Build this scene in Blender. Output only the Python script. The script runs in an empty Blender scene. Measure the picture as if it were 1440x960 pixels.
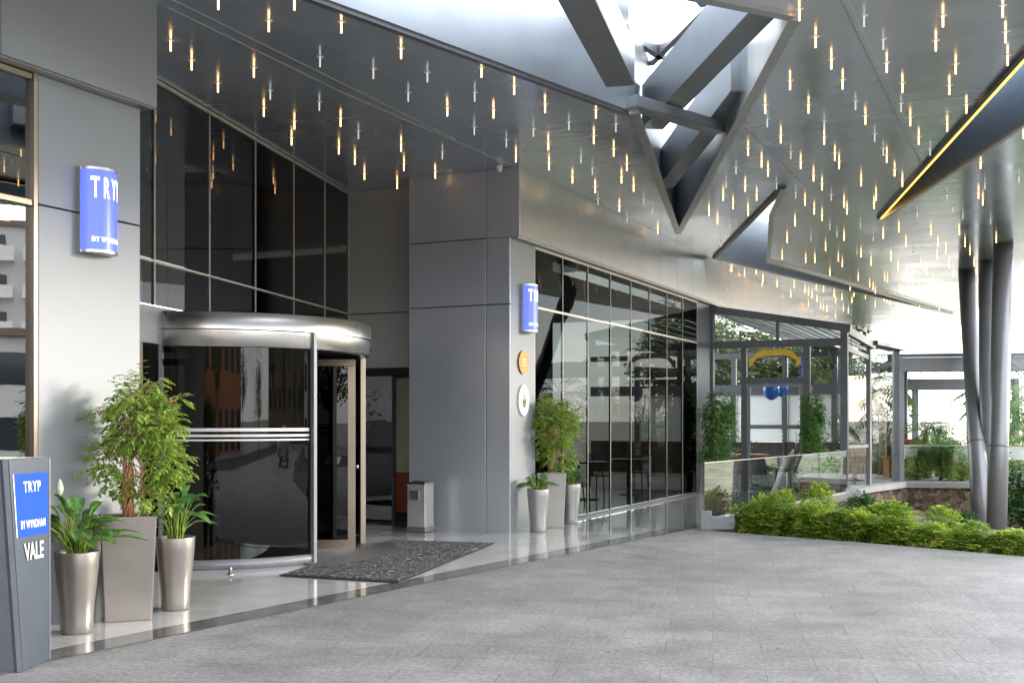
import bpy, bmesh, math, random
from mathutils import Vector, Matrix, noise
from mathutils.geometry import tessellate_polygon
R = math.radians
PI = math.pi
sc = bpy.context.scene
C = sc.collection

# ------------------------------------------------------------------ camera
cd = bpy.data.cameras.new('camera')
cam = bpy.data.objects.new('camera', cd); C.objects.link(cam)
cam.location = (0, 0, 1.6); cam.rotation_euler = (R(90), 0, 0)
cd.sensor_width = 36; cd.lens = 40.0; cd.shift_y = 0.0764
cd.clip_start = 0.05; cd.clip_end = 3000
sc.camera = cam

# ------------------------------------------------------------------ light
SUN_EL, SUN_AZ = 13.0, 77.5        # azimuth from +Y towards +X
w = bpy.data.worlds.new('World'); sc.world = w; w.use_nodes = True
nt = w.node_tree; nt.nodes.clear()
sky = nt.nodes.new('ShaderNodeTexSky'); sky.sky_type = 'NISHITA'; sky.sun_disc = False
sky.sun_elevation = R(SUN_EL); sky.sun_rotation = R(SUN_AZ)
sky.air_density = 1.0; sky.dust_density = 0.6; sky.ozone_density = 3.0; sky.altitude = 0
bg = nt.nodes.new('ShaderNodeBackground'); bg.inputs[1].default_value = 0.15
wo = nt.nodes.new('ShaderNodeOutputWorld')
# thin bright cloud over most of the sky
tc = nt.nodes.new('ShaderNodeTexCoord'); mp_ = nt.nodes.new('ShaderNodeMapping'); mp_.inputs['Scale'].default_value = (1.5, 1.5, 5.0)
cn_ = nt.nodes.new('ShaderNodeTexNoise'); cn_.inputs['Scale'].default_value = 1.6; cn_.inputs['Detail'].default_value = 7; cn_.inputs['Roughness'].default_value = 0.6
cr_ = nt.nodes.new('ShaderNodeValToRGB'); cr_.color_ramp.elements[0].position = 0.36; cr_.color_ramp.elements[1].position = 0.60
cr_.color_ramp.elements[0].color = (0.35, 0.35, 0.35, 1); cr_.color_ramp.elements[1].color = (0.95, 0.95, 0.95, 1)
cm_ = nt.nodes.new('ShaderNodeMixRGB'); cm_.inputs[2].default_value = (8.7, 8.7, 8.8, 1)
nt.links.new(tc.outputs['Generated'], mp_.inputs[0]); nt.links.new(mp_.outputs[0], cn_.inputs['Vector']); nt.links.new(cn_.outputs[0], cr_.inputs[0])
nt.links.new(cr_.outputs[0], cm_.inputs[0]); nt.links.new(sky.outputs[0], cm_.inputs[1]); nt.links.new(cm_.outputs[0], bg.inputs[0])
nt.links.new(bg.outputs[0], wo.inputs[0])
sl = bpy.data.lights.new('sun', 'SUN'); sl.energy = 0.95; sl.angle = R(10); sl.color = (1.0, 0.90, 0.78)
so = bpy.data.objects.new('sun', sl); C.objects.link(so)
tosun = Vector((math.sin(R(SUN_AZ))*math.cos(R(SUN_EL)), math.cos(R(SUN_AZ))*math.cos(R(SUN_EL)), math.sin(R(SUN_EL))))
so.rotation_euler = (-tosun).to_track_quat('-Z', 'Y').to_euler(); so.location = (20, 5, 20)
sc.view_settings.view_transform = 'Standard'; sc.view_settings.look = 'None'
sc.view_settings.exposure = 2.26; sc.view_settings.gamma = 1.0; sc.view_settings.use_curve_mapping = False
sc.render.engine = 'CYCLES'
sc.cycles.use_denoising = True
sc.cycles.max_bounces = 9; sc.cycles.diffuse_bounces = 4; sc.cycles.glossy_bounces = 5
sc.cycles.transparent_max_bounces = 24; sc.cycles.transmission_bounces = 6
sc.cycles.caustics_reflective = False; sc.cycles.caustics_refractive = False
sc.cycles.sample_clamp_indirect = 8

# ------------------------------------------------------------------ materials
def newmat(name):
    m = bpy.data.materials.new(name); m.use_nodes = True
    t = m.node_tree; b = t.nodes['Principled BSDF']
    return m, t, b
def N(t, kind, **kw):
    n = t.nodes.new('ShaderNode'+kind)
    for k, v in kw.items():
        if hasattr(n, k): setattr(n, k, v)
        else: n.inputs[k].default_value = v
    return n
def pos(t):
    return N(t, 'NewGeometry').outputs['Position']
def col4(c): return (c[0], c[1], c[2], 1)
def mat(name, c, rough=0.5, metal=0.0, var=0.12, scale=6.0, bump=0.0, bscale=60.0, rvar=0.0, spec=0.5, stretch=None, coat=0.0, local=False):
    m, t, b = newmat(name)
    src = N(t, 'TexCoord').outputs['Object'] if local else pos(t)
    if stretch:
        mp = N(t, 'Mapping'); mp.inputs['Scale'].default_value = stretch
        t.links.new(src, mp.inputs[0]); src = mp.outputs[0]
    nz = N(t, 'TexNoise'); nz.inputs['Scale'].default_value = scale; nz.inputs['Detail'].default_value = 5
    t.links.new(src, nz.inputs['Vector'])
    rp = N(t, 'ValToRGB')
    rp.color_ramp.elements[0].position = 0.3; rp.color_ramp.elements[1].position = 0.7
    rp.color_ramp.elements[0].color = col4([x*(1-var) for x in c]); rp.color_ramp.elements[1].color = col4([min(1, x*(1+var)) for x in c])
    t.links.new(nz.outputs[0], rp.inputs[0]); t.links.new(rp.outputs[0], b.inputs['Base Color'])
    b.inputs['Roughness'].default_value = rough; b.inputs['Metallic'].default_value = metal
    b.inputs['Specular IOR Level'].default_value = spec
    b.inputs['Coat Weight'].default_value = coat
    if rvar:
        mr = N(t, 'MapRange'); mr.inputs[3].default_value = max(0.01, rough-rvar); mr.inputs[4].default_value = rough+rvar
        t.links.new(nz.outputs[0], mr.inputs[0]); t.links.new(mr.outputs[0], b.inputs['Roughness'])
    if bump:
        n2 = N(t, 'TexNoise'); n2.inputs['Scale'].default_value = bscale; n2.inputs['Detail'].default_value = 4
        t.links.new(src, n2.inputs['Vector'])
        bp = N(t, 'Bump'); bp.inputs['Strength'].default_value = bump; bp.inputs['Distance'].default_value = 0.01
        t.links.new(n2.outputs[0], bp.inputs['Height']); t.links.new(bp.outputs[0], b.inputs['Normal'])
    return m
def glass(name, tint, f0=0.06, rough=0.0, wave=0.0, kk=0.9):
    return glass_(name, tint, f0, rough, wave, kk)
def glass_(name, tint, f0=0.06, rough=0.0, wave=0.0, kk=0.9):
    m = bpy.data.materials.new(name); m.use_nodes = True; t = m.node_tree; t.nodes.clear()
    o = N(t, 'OutputMaterial'); mx = N(t, 'MixShader'); tr = N(t, 'BsdfTransparent'); gl = N(t, 'BsdfGlossy')
    tr.inputs[0].default_value = col4(tint); gl.inputs[0].default_value = (0.95, 0.96, 0.97, 1); gl.inputs['Roughness'].default_value = rough
    ge = N(t, 'NewGeometry'); dt = N(t, 'VectorMath', operation='DOT_PRODUCT'); ab = N(t, 'Math', operation='ABSOLUTE')
    t.links.new(ge.outputs['Normal'], dt.inputs[0]); t.links.new(ge.outputs['Incoming'], dt.inputs[1]); t.links.new(dt.outputs['Value'], ab.inputs[0])
    om = N(t, 'Math', operation='SUBTRACT'); om.inputs[0].default_value = 1.0; t.links.new(ab.outputs[0], om.inputs[1])
    pw = N(t, 'Math', operation='POWER'); pw.inputs[1].default_value = 5.0; t.links.new(om.outputs[0], pw.inputs[0])
    fr = N(t, 'Math', operation='MULTIPLY_ADD'); fr.inputs[1].default_value = kk; fr.inputs[2].default_value = f0; t.links.new(pw.outputs[0], fr.inputs[0])
    if wave:
        nz = N(t, 'TexNoise'); nz.inputs['Scale'].default_value = 1.3; t.links.new(pos(t), nz.inputs['Vector'])
        bp = N(t, 'Bump'); bp.inputs['Strength'].default_value = wave; bp.inputs['Distance'].default_value = 0.02
        t.links.new(nz.outputs[0], bp.inputs['Height']); t.links.new(bp.outputs[0], gl.inputs['Normal'])
    t.links.new(fr.outputs[0], mx.inputs[0]); t.links.new(tr.outputs[0], mx.inputs[1]); t.links.new(gl.outputs[0], mx.inputs[2])
    t.links.new(mx.outputs[0], o.inputs[0]); return m
def emit(name, c, s, base=(0.8, 0.8, 0.8)):
    m, t, b = newmat(name)
    b.inputs['Base Color'].default_value = col4(base); b.inputs['Emission Color'].default_value = col4(c)
    b.inputs['Emission Strength'].default_value = s; b.inputs['Roughness'].default_value = 0.3
    try: m.cycles.emission_sampling = 'NONE'
    except Exception: pass
    return m
def leafmat(name, c1, c2, scale=9.0, trans=0.35, rough=0.38):
    m, t, b = newmat(name)
    nz = N(t, 'TexNoise'); nz.inputs['Scale'].default_value = scale; nz.inputs['Detail'].default_value = 3
    t.links.new(pos(t), nz.inputs['Vector'])
    n2 = N(t, 'TexNoise'); n2.inputs['Scale'].default_value = scale*9; t.links.new(pos(t), n2.inputs['Vector'])
    ad = N(t, 'Math', operation='ADD'); t.links.new(nz.outputs[0], ad.inputs[0]); t.links.new(n2.outputs[0], ad.inputs[1])
    hf = N(t, 'Math', operation='MULTIPLY'); hf.inputs[1].default_value = 0.5; t.links.new(ad.outputs[0], hf.inputs[0])
    rp = N(t, 'ValToRGB'); rp.color_ramp.elements[0].position = 0.38; rp.color_ramp.elements[1].position = 0.62
    rp.color_ramp.elements[0].color = col4(c1); rp.color_ramp.elements[1].color = col4(c2)
    t.links.new(hf.outputs[0], rp.inputs[0]); t.links.new(rp.outputs[0], b.inputs['Base Color'])
    b.inputs['Roughness'].default_value = rough
    tl = N(t, 'BsdfTranslucent'); t.links.new(rp.outputs[0], tl.inputs[0])
    mx = N(t, 'MixShader'); mx.inputs[0].default_value = trans
    o = t.nodes['Material Output']
    t.links.new(b.outputs[0], mx.inputs[1]); t.links.new(tl.outputs[0], mx.inputs[2]); t.links.new(mx.outputs[0], o.inputs[0])
    return m

FA = math.atan2(0.904, 0.427)      # facade heading
def rotated(t, ang):
    mp = N(t, 'Mapping'); mp.inputs['Rotation'].default_value = (0, 0, -ang)
    t.links.new(pos(t), mp.inputs[0]); return mp.outputs[0]

def paving_mat():
    m, t, b = newmat('grey_stone_paving')
    v = rotated(t, R(-10))
    br = N(t, 'TexBrick'); br.inputs['Scale'].default_value = 1.0
    br.inputs['Brick Width'].default_value = 0.66; br.inputs['Row Height'].default_value = 0.44
    br.inputs['Mortar Size'].default_value = 0.004; br.inputs['Mortar Smooth'].default_value = 0.3; br.inputs['Bias'].default_value = 0.0
    br.inputs['Color1'].default_value = (0.268, 0.266, 0.264, 1); br.inputs['Color2'].default_value = (0.305, 0.303, 0.30, 1)
    br.inputs['Mortar'].default_value = (0.225, 0.225, 0.22, 1)
    br.offset_frequency = 2
    t.links.new(v, br.inputs['Vector'])
    nz = N(t, 'TexNoise'); nz.inputs['Scale'].default_value = 2.2; nz.inputs['Detail'].default_value = 8; nz.inputs['Roughness'].default_value = 0.65
    t.links.new(v, nz.inputs['Vector'])
    n2 = N(t, 'TexNoise'); n2.inputs['Scale'].default_value = 26; n2.inputs['Detail'].default_value = 5; n2.inputs['Roughness'].default_value = 0.7
    t.links.new(v, n2.inputs['Vector'])
    r1 = N(t, 'MapRange'); r1.inputs[1].default_value = 0.3; r1.inputs[2].default_value = 0.7; r1.inputs[3].default_value = 0.76; r1.inputs[4].default_value = 1.20
    t.links.new(nz.outputs[0], r1.inputs[0])
    r2 = N(t, 'MapRange'); r2.inputs[1].default_value = 0.3; r2.inputs[2].default_value = 0.7; r2.inputs[3].default_value = 0.66; r2.inputs[4].default_value = 1.30
    t.links.new(n2.outputs[0], r2.inputs[0])
    mu = N(t, 'Math', operation='MULTIPLY'); t.links.new(r1.outputs[0], mu.inputs[0]); t.links.new(r2.outputs[0], mu.inputs[1])
    vm = N(t, 'VectorMath', operation='SCALE'); t.links.new(br.outputs[0], vm.inputs[0]); t.links.new(mu.outputs[0], vm.inputs['Scale'])
    # pale scratches and chalky worn joint ends
    mp = N(t, 'Mapping'); mp.inputs['Scale'].default_value = (1.4, 16, 1); t.links.new(v, mp.inputs[0])
    n3 = N(t, 'TexNoise'); n3.inputs['Scale'].default_value = 1.1; n3.inputs['Detail'].default_value = 6; n3.inputs['Distortion'].default_value = 0.8
    t.links.new(mp.outputs[0], n3.inputs['Vector'])
    rr = N(t, 'ValToRGB'); rr.color_ramp.elements[0].position = 0.62; rr.color_ramp.elements[1].position = 0.72
    rr.color_ramp.elements[0].color = (0, 0, 0, 1); rr.color_ramp.elements[1].color = (0.5, 0.5, 0.5, 1)
    t.links.new(n3.outputs[0], rr.inputs[0])
    mx = N(t, 'MixRGB'); mx.inputs[2].default_value = (0.38, 0.38, 0.38, 1)
    t.links.new(rr.outputs[0], mx.inputs[0]); t.links.new(vm.outputs[0], mx.inputs[1])
    ns = N(t, 'TexNoise'); ns.inputs['Scale'].default_value = 0.45; ns.inputs['Detail'].default_value = 6; ns.inputs['Roughness'].default_value = 0.6; ns.inputs['Distortion'].default_value = 0.6
    t.links.new(v, ns.inputs['Vector'])
    rs = N(t, 'MapRange'); rs.inputs[1].default_value = 0.35; rs.inputs[2].default_value = 0.62; rs.inputs[3].default_value = 0.80; rs.inputs[4].default_value = 1.08
    t.links.new(ns.outputs[0], rs.inputs[0])
    vo = N(t, 'TexVoronoi'); vo.inputs['Scale'].default_value = 1.9; vo.inputs['Randomness'].default_value = 1.0; t.links.new(v, vo.inputs['Vector'])
    rv_ = N(t, 'MapRange'); rv_.inputs[1].default_value = 0.018; rv_.inputs[2].default_value = 0.05; rv_.inputs[3].default_value = 0.35; rv_.inputs[4].default_value = 1.0
    t.links.new(vo.outputs['Distance'], rv_.inputs[0])
    m2 = N(t, 'Math', operation='MULTIPLY'); t.links.new(rs.outputs[0], m2.inputs[0]); t.links.new(rv_.outputs[0], m2.inputs[1])
    vs_ = N(t, 'VectorMath', operation='SCALE'); t.links.new(mx.outputs[0], vs_.inputs[0]); t.links.new(m2.outputs[0], vs_.inputs['Scale'])
    t.links.new(vs_.outputs[0], b.inputs['Base Color'])
    rg = N(t, 'MapRange'); rg.inputs[3].default_value = 0.42; rg.inputs[4].default_value = 0.75
    t.links.new(nz.outputs[0], rg.inputs[0]); t.links.new(rg.outputs[0], b.inputs['Roughness'])
    ad = N(t, 'Math', operation='MULTIPLY_ADD'); ad.inputs[1].default_value = -0.6
    t.links.new(br.outputs['Fac'], ad.inputs[0]); t.links.new(n2.outputs[0], ad.inputs[2])
    bp = N(t, 'Bump'); bp.inputs['Strength'].default_value = 0.6; bp.inputs['Distance'].default_value = 0.008
    t.links.new(ad.outputs[0], bp.inputs['Height']); t.links.new(bp.outputs[0], b.inputs['Normal'])
    return m
def tile_mat(name, c1, c2, mortar, bw, rh, ms, rough, rot=0.0, metal=0.0, var=0.1, nscale=3.0, bump=0.0, nstretch=None, spec=0.5, offset=0.5, coat=0.0):
    m, t, b = newmat(name)
    v = rotated(t, rot)
    br = N(t, 'TexBrick'); br.inputs['Scale'].default_value = 1.0; br.offset = offset
    br.inputs['Brick Width'].default_value = bw; br.inputs['Row Height'].default_value = rh
    br.inputs['Mortar Size'].default_value = ms; br.inputs['Mortar Smooth'].default_value = 0.1; br.inputs['Bias'].default_value = 0
    br.inputs['Color1'].default_value = col4(c1); br.inputs['Color2'].default_value = col4(c2); br.inputs['Mortar'].default_value = col4(mortar)
    t.links.new(v, br.inputs['Vector'])
    nz = N(t, 'TexNoise'); nz.inputs['Scale'].default_value = nscale; nz.inputs['Detail'].default_value = 7
    t.links.new(v, nz.inputs['Vector'])
    r1 = N(t, 'MapRange'); r1.inputs[1].default_value = 0.3; r1.inputs[2].default_value = 0.7; r1.inputs[3].default_value = 1-var; r1.inputs[4].default_value = 1+var
    t.links.new(nz.outputs[0], r1.inputs[0])
    vm = N(t, 'VectorMath', operation='SCALE'); t.links.new(br.outputs[0], vm.inputs[0]); t.links.new(r1.outputs[0], vm.inputs['Scale'])
    t.links.new(vm.outputs[0], b.inputs['Base Color'])
    b.inputs['Roughness'].default_value = rough; b.inputs['Metallic'].default_value = metal; b.inputs['Specular IOR Level'].default_value = spec
    b.inputs['Coat Weight'].default_value = coat; b.inputs['Coat Roughness'].default_value = 0.03
    rg = N(t, 'MapRange'); rg.inputs[1].default_value = 0.3; rg.inputs[2].default_value = 0.7; rg.inputs[3].default_value = rough*0.7; rg.inputs[4].default_value = rough*1.5
    t.links.new(nz.outputs[0], rg.inputs[0]); t.links.new(rg.outputs[0], b.inputs['Roughness'])
    if bump:
        n2 = N(t, 'TexNoise'); n2.inputs['Scale'].default_value = 1.1; n2.inputs['Detail'].default_value = 2
        if nstretch:
            mp = N(t, 'Mapping'); mp.inputs['Scale'].default_value = nstretch; t.links.new(v, mp.inputs[0]); t.links.new(mp.outputs[0], n2.inputs['Vector'])
        else: t.links.new(v, n2.inputs['Vector'])
        bp = N(t, 'Bump'); bp.inputs['Strength'].default_value = bump; bp.inputs['Distance'].default_value = 0.02
        t.links.new(n2.outputs[0], bp.inputs['Height']); t.links.new(bp.outputs[0], b.inputs['Normal'])
    return m

M = {}
M['paving'] = paving_mat()
M['marble'] = tile_mat('polished_white_marble', (0.72, 0.72, 0.70), (0.64, 0.64, 0.62), (0.40, 0.40, 0.39), 1.2, 1.2, 0.003, 0.07, rot=FA, var=0.10, nscale=2.5, bump=0.02, coat=0.4)
M['border'] = mat('dark_grey_polished_stone', (0.19, 0.19, 0.19), 0.12, var=0.35, scale=7, rvar=0.06, coat=0.3)
M['ceiling'] = tile_mat('glossy_aluminium_ceiling', (0.60, 0.655, 0.72), (0.57, 0.625, 0.69), (0.8, 0.8, 0.8), 3.6, 1.55, 0.006, 0.17, rot=FA, metal=0.62, var=0.05, nscale=0.9, bump=0.20, nstretch=(5.0, 0.8, 1))
M['lining'] = mat('brushed_aluminium_lining', (0.33, 0.37, 0.41), 0.28, 0.55, var=0.06, scale=2, bump=0.05, bscale=2.0)
M['beam_under'] = mat('grey_coated_beam', (0.24, 0.25, 0.26), 0.35, 0.5, var=0.08)
M['trim'] = mat('satin_grey_trim', (0.42, 0.41, 0.40), 0.32, 0.6, var=0.06)
M['clad'] = mat('silver_grey_cladding', (0.27, 0.285, 0.30), 0.50, 0.2, var=0.05, scale=1.1, rvar=0.07, bump=0.22, bscale=0.9)
M['clad_shaded'] = mat('shade_lifted_cladding', (0.50, 0.53, 0.57), 0.32, 0.4, var=0.05, scale=1.1, rvar=0.07, bump=0.25, bscale=0.9)  # pillar cladding again, colour raised to make up for shade on these faces
M['backing'] = mat('dark_joint_backing', (0.05, 0.05, 0.05), 0.7)
M['steel'] = mat('brushed_stainless_steel', (0.55, 0.53, 0.50), 0.27, 1.0, var=0.06, scale=2, stretch=(1, 1, 5), rvar=0.015)
M['steel_dull'] = mat('dull_stainless_steel', (0.42, 0.42, 0.42), 0.35, 0.9, var=0.06)
M['bronze'] = mat('bronze_anodised_frame', (0.30, 0.25, 0.195), 0.34, 0.75, var=0.06)
M['frame'] = mat('grey_painted_frame', (0.13, 0.135, 0.15), 0.4, 0.3, var=0.06)
M['frame_light'] = mat('light_grey_frame', (0.25, 0.26, 0.28), 0.4, 0.3, var=0.06)
M['column'] = mat('grey_painted_steel_column', (0.20, 0.205, 0.22), 0.36, 0.35, var=0.08, scale=2, rvar=0.06)
M['rosette'] = mat('pale_mounting_disc', (0.75, 0.73, 0.70), 0.3, 0.3)
M['bin_steel'] = mat('satin_bin_steel', (0.60, 0.59, 0.57), 0.33, 0.55, var=0.05)
M['lining_sky_tint'] = mat('sky_tinted_lining', (0.22, 0.30, 0.38), 0.28, 0.6, var=0.06)  # blue of the mirrored sky put into the slot lining's colour
M['beam_clad'] = mat('satin_silver_beam_cladding', (0.50, 0.49, 0.47), 0.24, 0.6, var=0.04, scale=1.0, bump=0.12, bscale=1.2)
M['recess_clad'] = mat('warm_grey_cladding', (0.55, 0.55, 0.52), 0.40, 0.3, var=0.04, scale=1.5)
M['black'] = mat('black_metal', (0.015, 0.015, 0.015), 0.4)
M['white'] = mat('white_paint', (0.8, 0.8, 0.79), 0.5, var=0.03)
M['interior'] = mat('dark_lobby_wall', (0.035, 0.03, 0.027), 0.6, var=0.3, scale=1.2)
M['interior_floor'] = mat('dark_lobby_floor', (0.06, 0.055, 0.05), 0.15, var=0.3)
M['mullion'] = mat('pale_mullion', (0.60, 0.55, 0.48), 0.4, 0.4)
M['dark_glass'] = glass('dark_tinted_glass', (0.03, 0.03, 0.028), 0.05, 0.0, 0.05)
M['smoke_glass'] = glass('smoked_door_glass', (0.045, 0.04, 0.035), 0.035, 0.0, 0.06, 0.4)
M['shop_glass'] = glass('lightly_tinted_glass', (0.06, 0.065, 0.06), 0.018, 0.0, 0.06, 0.25)
M['mirror_glass'] = glass('reflective_glass', (0.10, 0.10, 0.10), 0.20, 0.0, 0.04)
M['clear'] = glass('clear_glass', (0.80, 0.84, 0.82), 0.08, 0.0)
M['rail_glass'] = glass('balustrade_glass', (0.40, 0.46, 0.42), 0.30, 0.0, 0.02)
M['planter'] = mat('metallic_taupe_planter', (0.29, 0.262, 0.235), 0.36, 0.6, var=0.04, rvar=0.05, local=True)
M['planter_pale'] = mat('metallic_silver_planter', (0.34, 0.33, 0.32), 0.36, 0.5, var=0.04, rvar=0.05, local=True)
M['soil'] = mat('potting_soil', (0.10, 0.065, 0.04), 0.95, var=0.4, scale=40, bump=0.8, bscale=60)
M['stem'] = mat('orange_brown_stem', (0.42, 0.20, 0.09), 0.7, var=0.25, scale=30)
M['bark'] = mat('grey_brown_bark', (0.16, 0.12, 0.08), 0.9, var=0.3, scale=12, bump=0.6, bscale=25)
M['leaf'] = leafmat('fresh_ficus_leaf', (0.13, 0.27, 0.03), (0.52, 0.66, 0.15), 7)
M['leaf_lily'] = leafmat('lily_leaf', (0.05, 0.15, 0.03), (0.22, 0.40, 0.09), 5, 0.25, 0.3)
M['leaf_bright'] = leafmat('bright_shrub_leaf', (0.12, 0.28, 0.03), (0.58, 0.68, 0.12), 3.5)
M['leaf_dark'] = leafmat('dark_shrub_leaf', (0.02, 0.08, 0.02), (0.08, 0.20, 0.05), 5)
M['leaf_mid'] = leafmat('mid_green_leaf', (0.07, 0.20, 0.05), (0.24, 0.42, 0.12), 4)
M['leaf_tree'] = leafmat('tree_leaf', (0.08, 0.12, 0.05), (0.24, 0.29, 0.12), 1.5)
M['spathe'] = mat('pale_flower', (0.6, 0.68, 0.42), 0.5)
M['totem'] = mat('slate_blue_totem', (0.075, 0.09, 0.115), 0.42, 0.2, var=0.04)
M['totem_side'] = mat('grey_totem_side', (0.12, 0.125, 0.145), 0.42, 0.2, var=0.04)
M['groove'] = mat('dark_groove', (0.07, 0.08, 0.10), 0.4)
M['blue'] = mat('royal_blue_sign', (0.02, 0.09, 0.50), 0.6, var=0.03, spec=0.15)
M['blue_lit'] = emit('backlit_blue_acrylic', (0.06, 0.09, 0.75), 0.55, (0.05, 0.07, 0.5))
M['letter_lit'] = emit('backlit_white_letter', (0.95, 0.97, 1.0), 0.55)
M['letter'] = mat('white_letter', (0.85, 0.85, 0.85), 0.5, var=0.02)
M['rod_warm'] = emit('warm_lit_rod', (1.0, 0.52, 0.19), 1.3)
M['rod_cool'] = emit('unlit_rod_with_glow', (0.9, 0.88, 0.8), 0.12)  # faint glow put into rods that are not switched on
M['led_gold'] = emit('gold_led_strip', (1.0, 0.50, 0.07), 0.9, (0.5, 0.3, 0.05))
M['gold'] = mat('orange_gold_plaque', (0.62, 0.33, 0.08), 0.4, 0.3, var=0.2, scale=30)
M['wood'] = mat('brown_wood', (0.28, 0.115, 0.045), 0.5, var=0.3, scale=8, stretch=(1, 1, 8))
M['rattan'] = mat('woven_rattan', (0.42, 0.34, 0.18), 0.6, var=0.5, scale=60)
M['red'] = mat('red_fabric', (0.40, 0.07, 0.06), 0.8, var=0.2)
M['rust'] = mat('rust_red_panel', (0.38, 0.10, 0.05), 0.45, var=0.15)
M['cream'] = mat('cream_board', (0.62, 0.62, 0.45), 0.6, var=0.05)
M['blue_shade'] = mat('blue_lantern_glass', (0.02, 0.14, 0.55), 0.2, var=0.5, scale=8)
M['blind'] = leafmat('white_roller_blind', (0.82, 0.83, 0.84), (0.85, 0.86, 0.87), 3, 0.6, 0.8)
M['yellow'] = mat('yellow_film', (0.75, 0.48, 0.05), 0.6, var=0.1, scale=20)
M['terracotta'] = mat('terracotta_pot', (0.42, 0.26, 0.18), 0.8, var=0.1)
M['stonewall'] = None
M['coping'] = mat('pale_stone_coping', (0.42, 0.42, 0.42), 0.6, var=0.1, bump=0.2)
M['bed'] = mat('garden_soil', (0.10, 0.085, 0.05), 0.95, var=0.4, scale=3, bump=0.8, bscale=15)
M['dust'] = mat('pale_dusty_ground', (0.30, 0.27, 0.23), 0.95, var=0.25, scale=0.4, bump=0.3, bscale=5)
M['lawn'] = mat('rough_grass_ground', (0.13, 0.14, 0.075), 0.95, var=0.6, scale=0.9, bump=0.5, bscale=12)
M['asphalt'] = mat('asphalt', (0.055, 0.055, 0.055), 0.85, var=0.2, scale=3, bump=0.3)
M['render'] = mat('white_rendered_wall', (0.68, 0.67, 0.64), 0.8, var=0.06, scale=0.8)
M['winglass'] = mat('window_glass', (0.04, 0.05, 0.06), 0.08, var=0.2)
M['roofbrown'] = mat('brown_roof', (0.22, 0.15, 0.12), 0.8, var=0.15)
M['orange'] = mat('orange_render', (0.45, 0.20, 0.10), 0.8, var=0.1)
M['rubber'] = mat('tyre_rubber', (0.02, 0.02, 0.02), 0.8)
M['plastic_white'] = mat('white_plastic', (0.75, 0.75, 0.73), 0.35, var=0.02)

def stonewall_mat():
    m, t, b = newmat('rubble_stone_wall')
    vo = N(t, 'TexVoronoi'); vo.inputs['Scale'].default_value = 9; t.links.new(pos(t), vo.inputs['Vector'])
    v2 = N(t, 'TexVoronoi', feature='DISTANCE_TO_EDGE'); v2.inputs['Scale'].default_value = 9; t.links.new(pos(t), v2.inputs['Vector'])
    rp = N(t, 'ValToRGB'); e = rp.color_ramp.elements
    e[0].position = 0.1; e[0].color = (0.10, 0.065, 0.045, 1); e[1].position = 0.9; e[1].color = (0.36, 0.27, 0.19, 1)
    t.links.new(vo.outputs['Color'], rp.inputs[0])
    r2 = N(t, 'MapRange'); r2.inputs[1].default_value = 0; r2.inputs[2].default_value = 0.06; r2.inputs[3].default_value = 0.35; r2.inputs[4].default_value = 1
    t.links.new(v2.outputs['Distance'], r2.inputs[0])
    vm = N(t, 'VectorMath', operation='SCALE'); t.links.new(rp.outputs[0], vm.inputs[0]); t.links.new(r2.outputs[0], vm.inputs['Scale'])
    t.links.new(vm.outputs[0], b.inputs['Base Color']); b.inputs['Roughness'].default_value = 0.9
    bp = N(t, 'Bump'); bp.inputs['Strength'].default_value = 0.8; bp.inputs['Distance'].default_value = 0.03
    t.links.new(r2.outputs[0], bp.inputs['Height']); t.links.new(bp.outputs[0], b.inputs['Normal'])
    return m
M['stonewall'] = stonewall_mat()
def mat_mat():
    m, t, b = newmat('black_carpet_with_white_scrolls')
    v = rotated(t, R(70))
    nz = N(t, 'TexNoise'); nz.inputs['Scale'].default_value = 3.6; nz.inputs['Detail'].default_value = 0.8; nz.inputs['Distortion'].default_value = 1.4
    t.links.new(v, nz.inputs['Vector'])
    mu = N(t, 'Math', operation='MULTIPLY'); mu.inputs[1].default_value = 9; t.links.new(nz.outputs[0], mu.inputs[0])
    fr = N(t, 'Math', operation='FRACT'); t.links.new(mu.outputs[0], fr.inputs[0])
    rp = N(t, 'ValToRGB'); e = rp.color_ramp.elements; e[0].position = 0.0; e[0].color = (0.035, 0.035, 0.04, 1); e[1].position = 1; e[1].color = (0.035, 0.035, 0.04, 1)
    for p_, c_ in ((0.42, 0.045), (0.48, 0.36), (0.60, 0.36), (0.66, 0.045)):
        k = e.new(p_); k.color = (c_, c_, c_*1.02, 1)
    t.links.new(fr.outputs[0], rp.inputs[0]); t.links.new(rp.outputs[0], b.inputs['Base Color']); b.inputs['Roughness'].default_value = 0.95
    n2 = N(t, 'TexNoise'); n2.inputs['Scale'].default_value = 200; t.links.new(v, n2.inputs['Vector'])
    bp = N(t, 'Bump'); bp.inputs['Strength'].default_value = 0.6; bp.inputs['Distance'].default_value = 0.004
    t.links.new(n2.outputs[0], bp.inputs['Height']); t.links.new(bp.outputs[0], b.inputs['Normal'])
    return m
M['mat'] = mat_mat()

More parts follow.
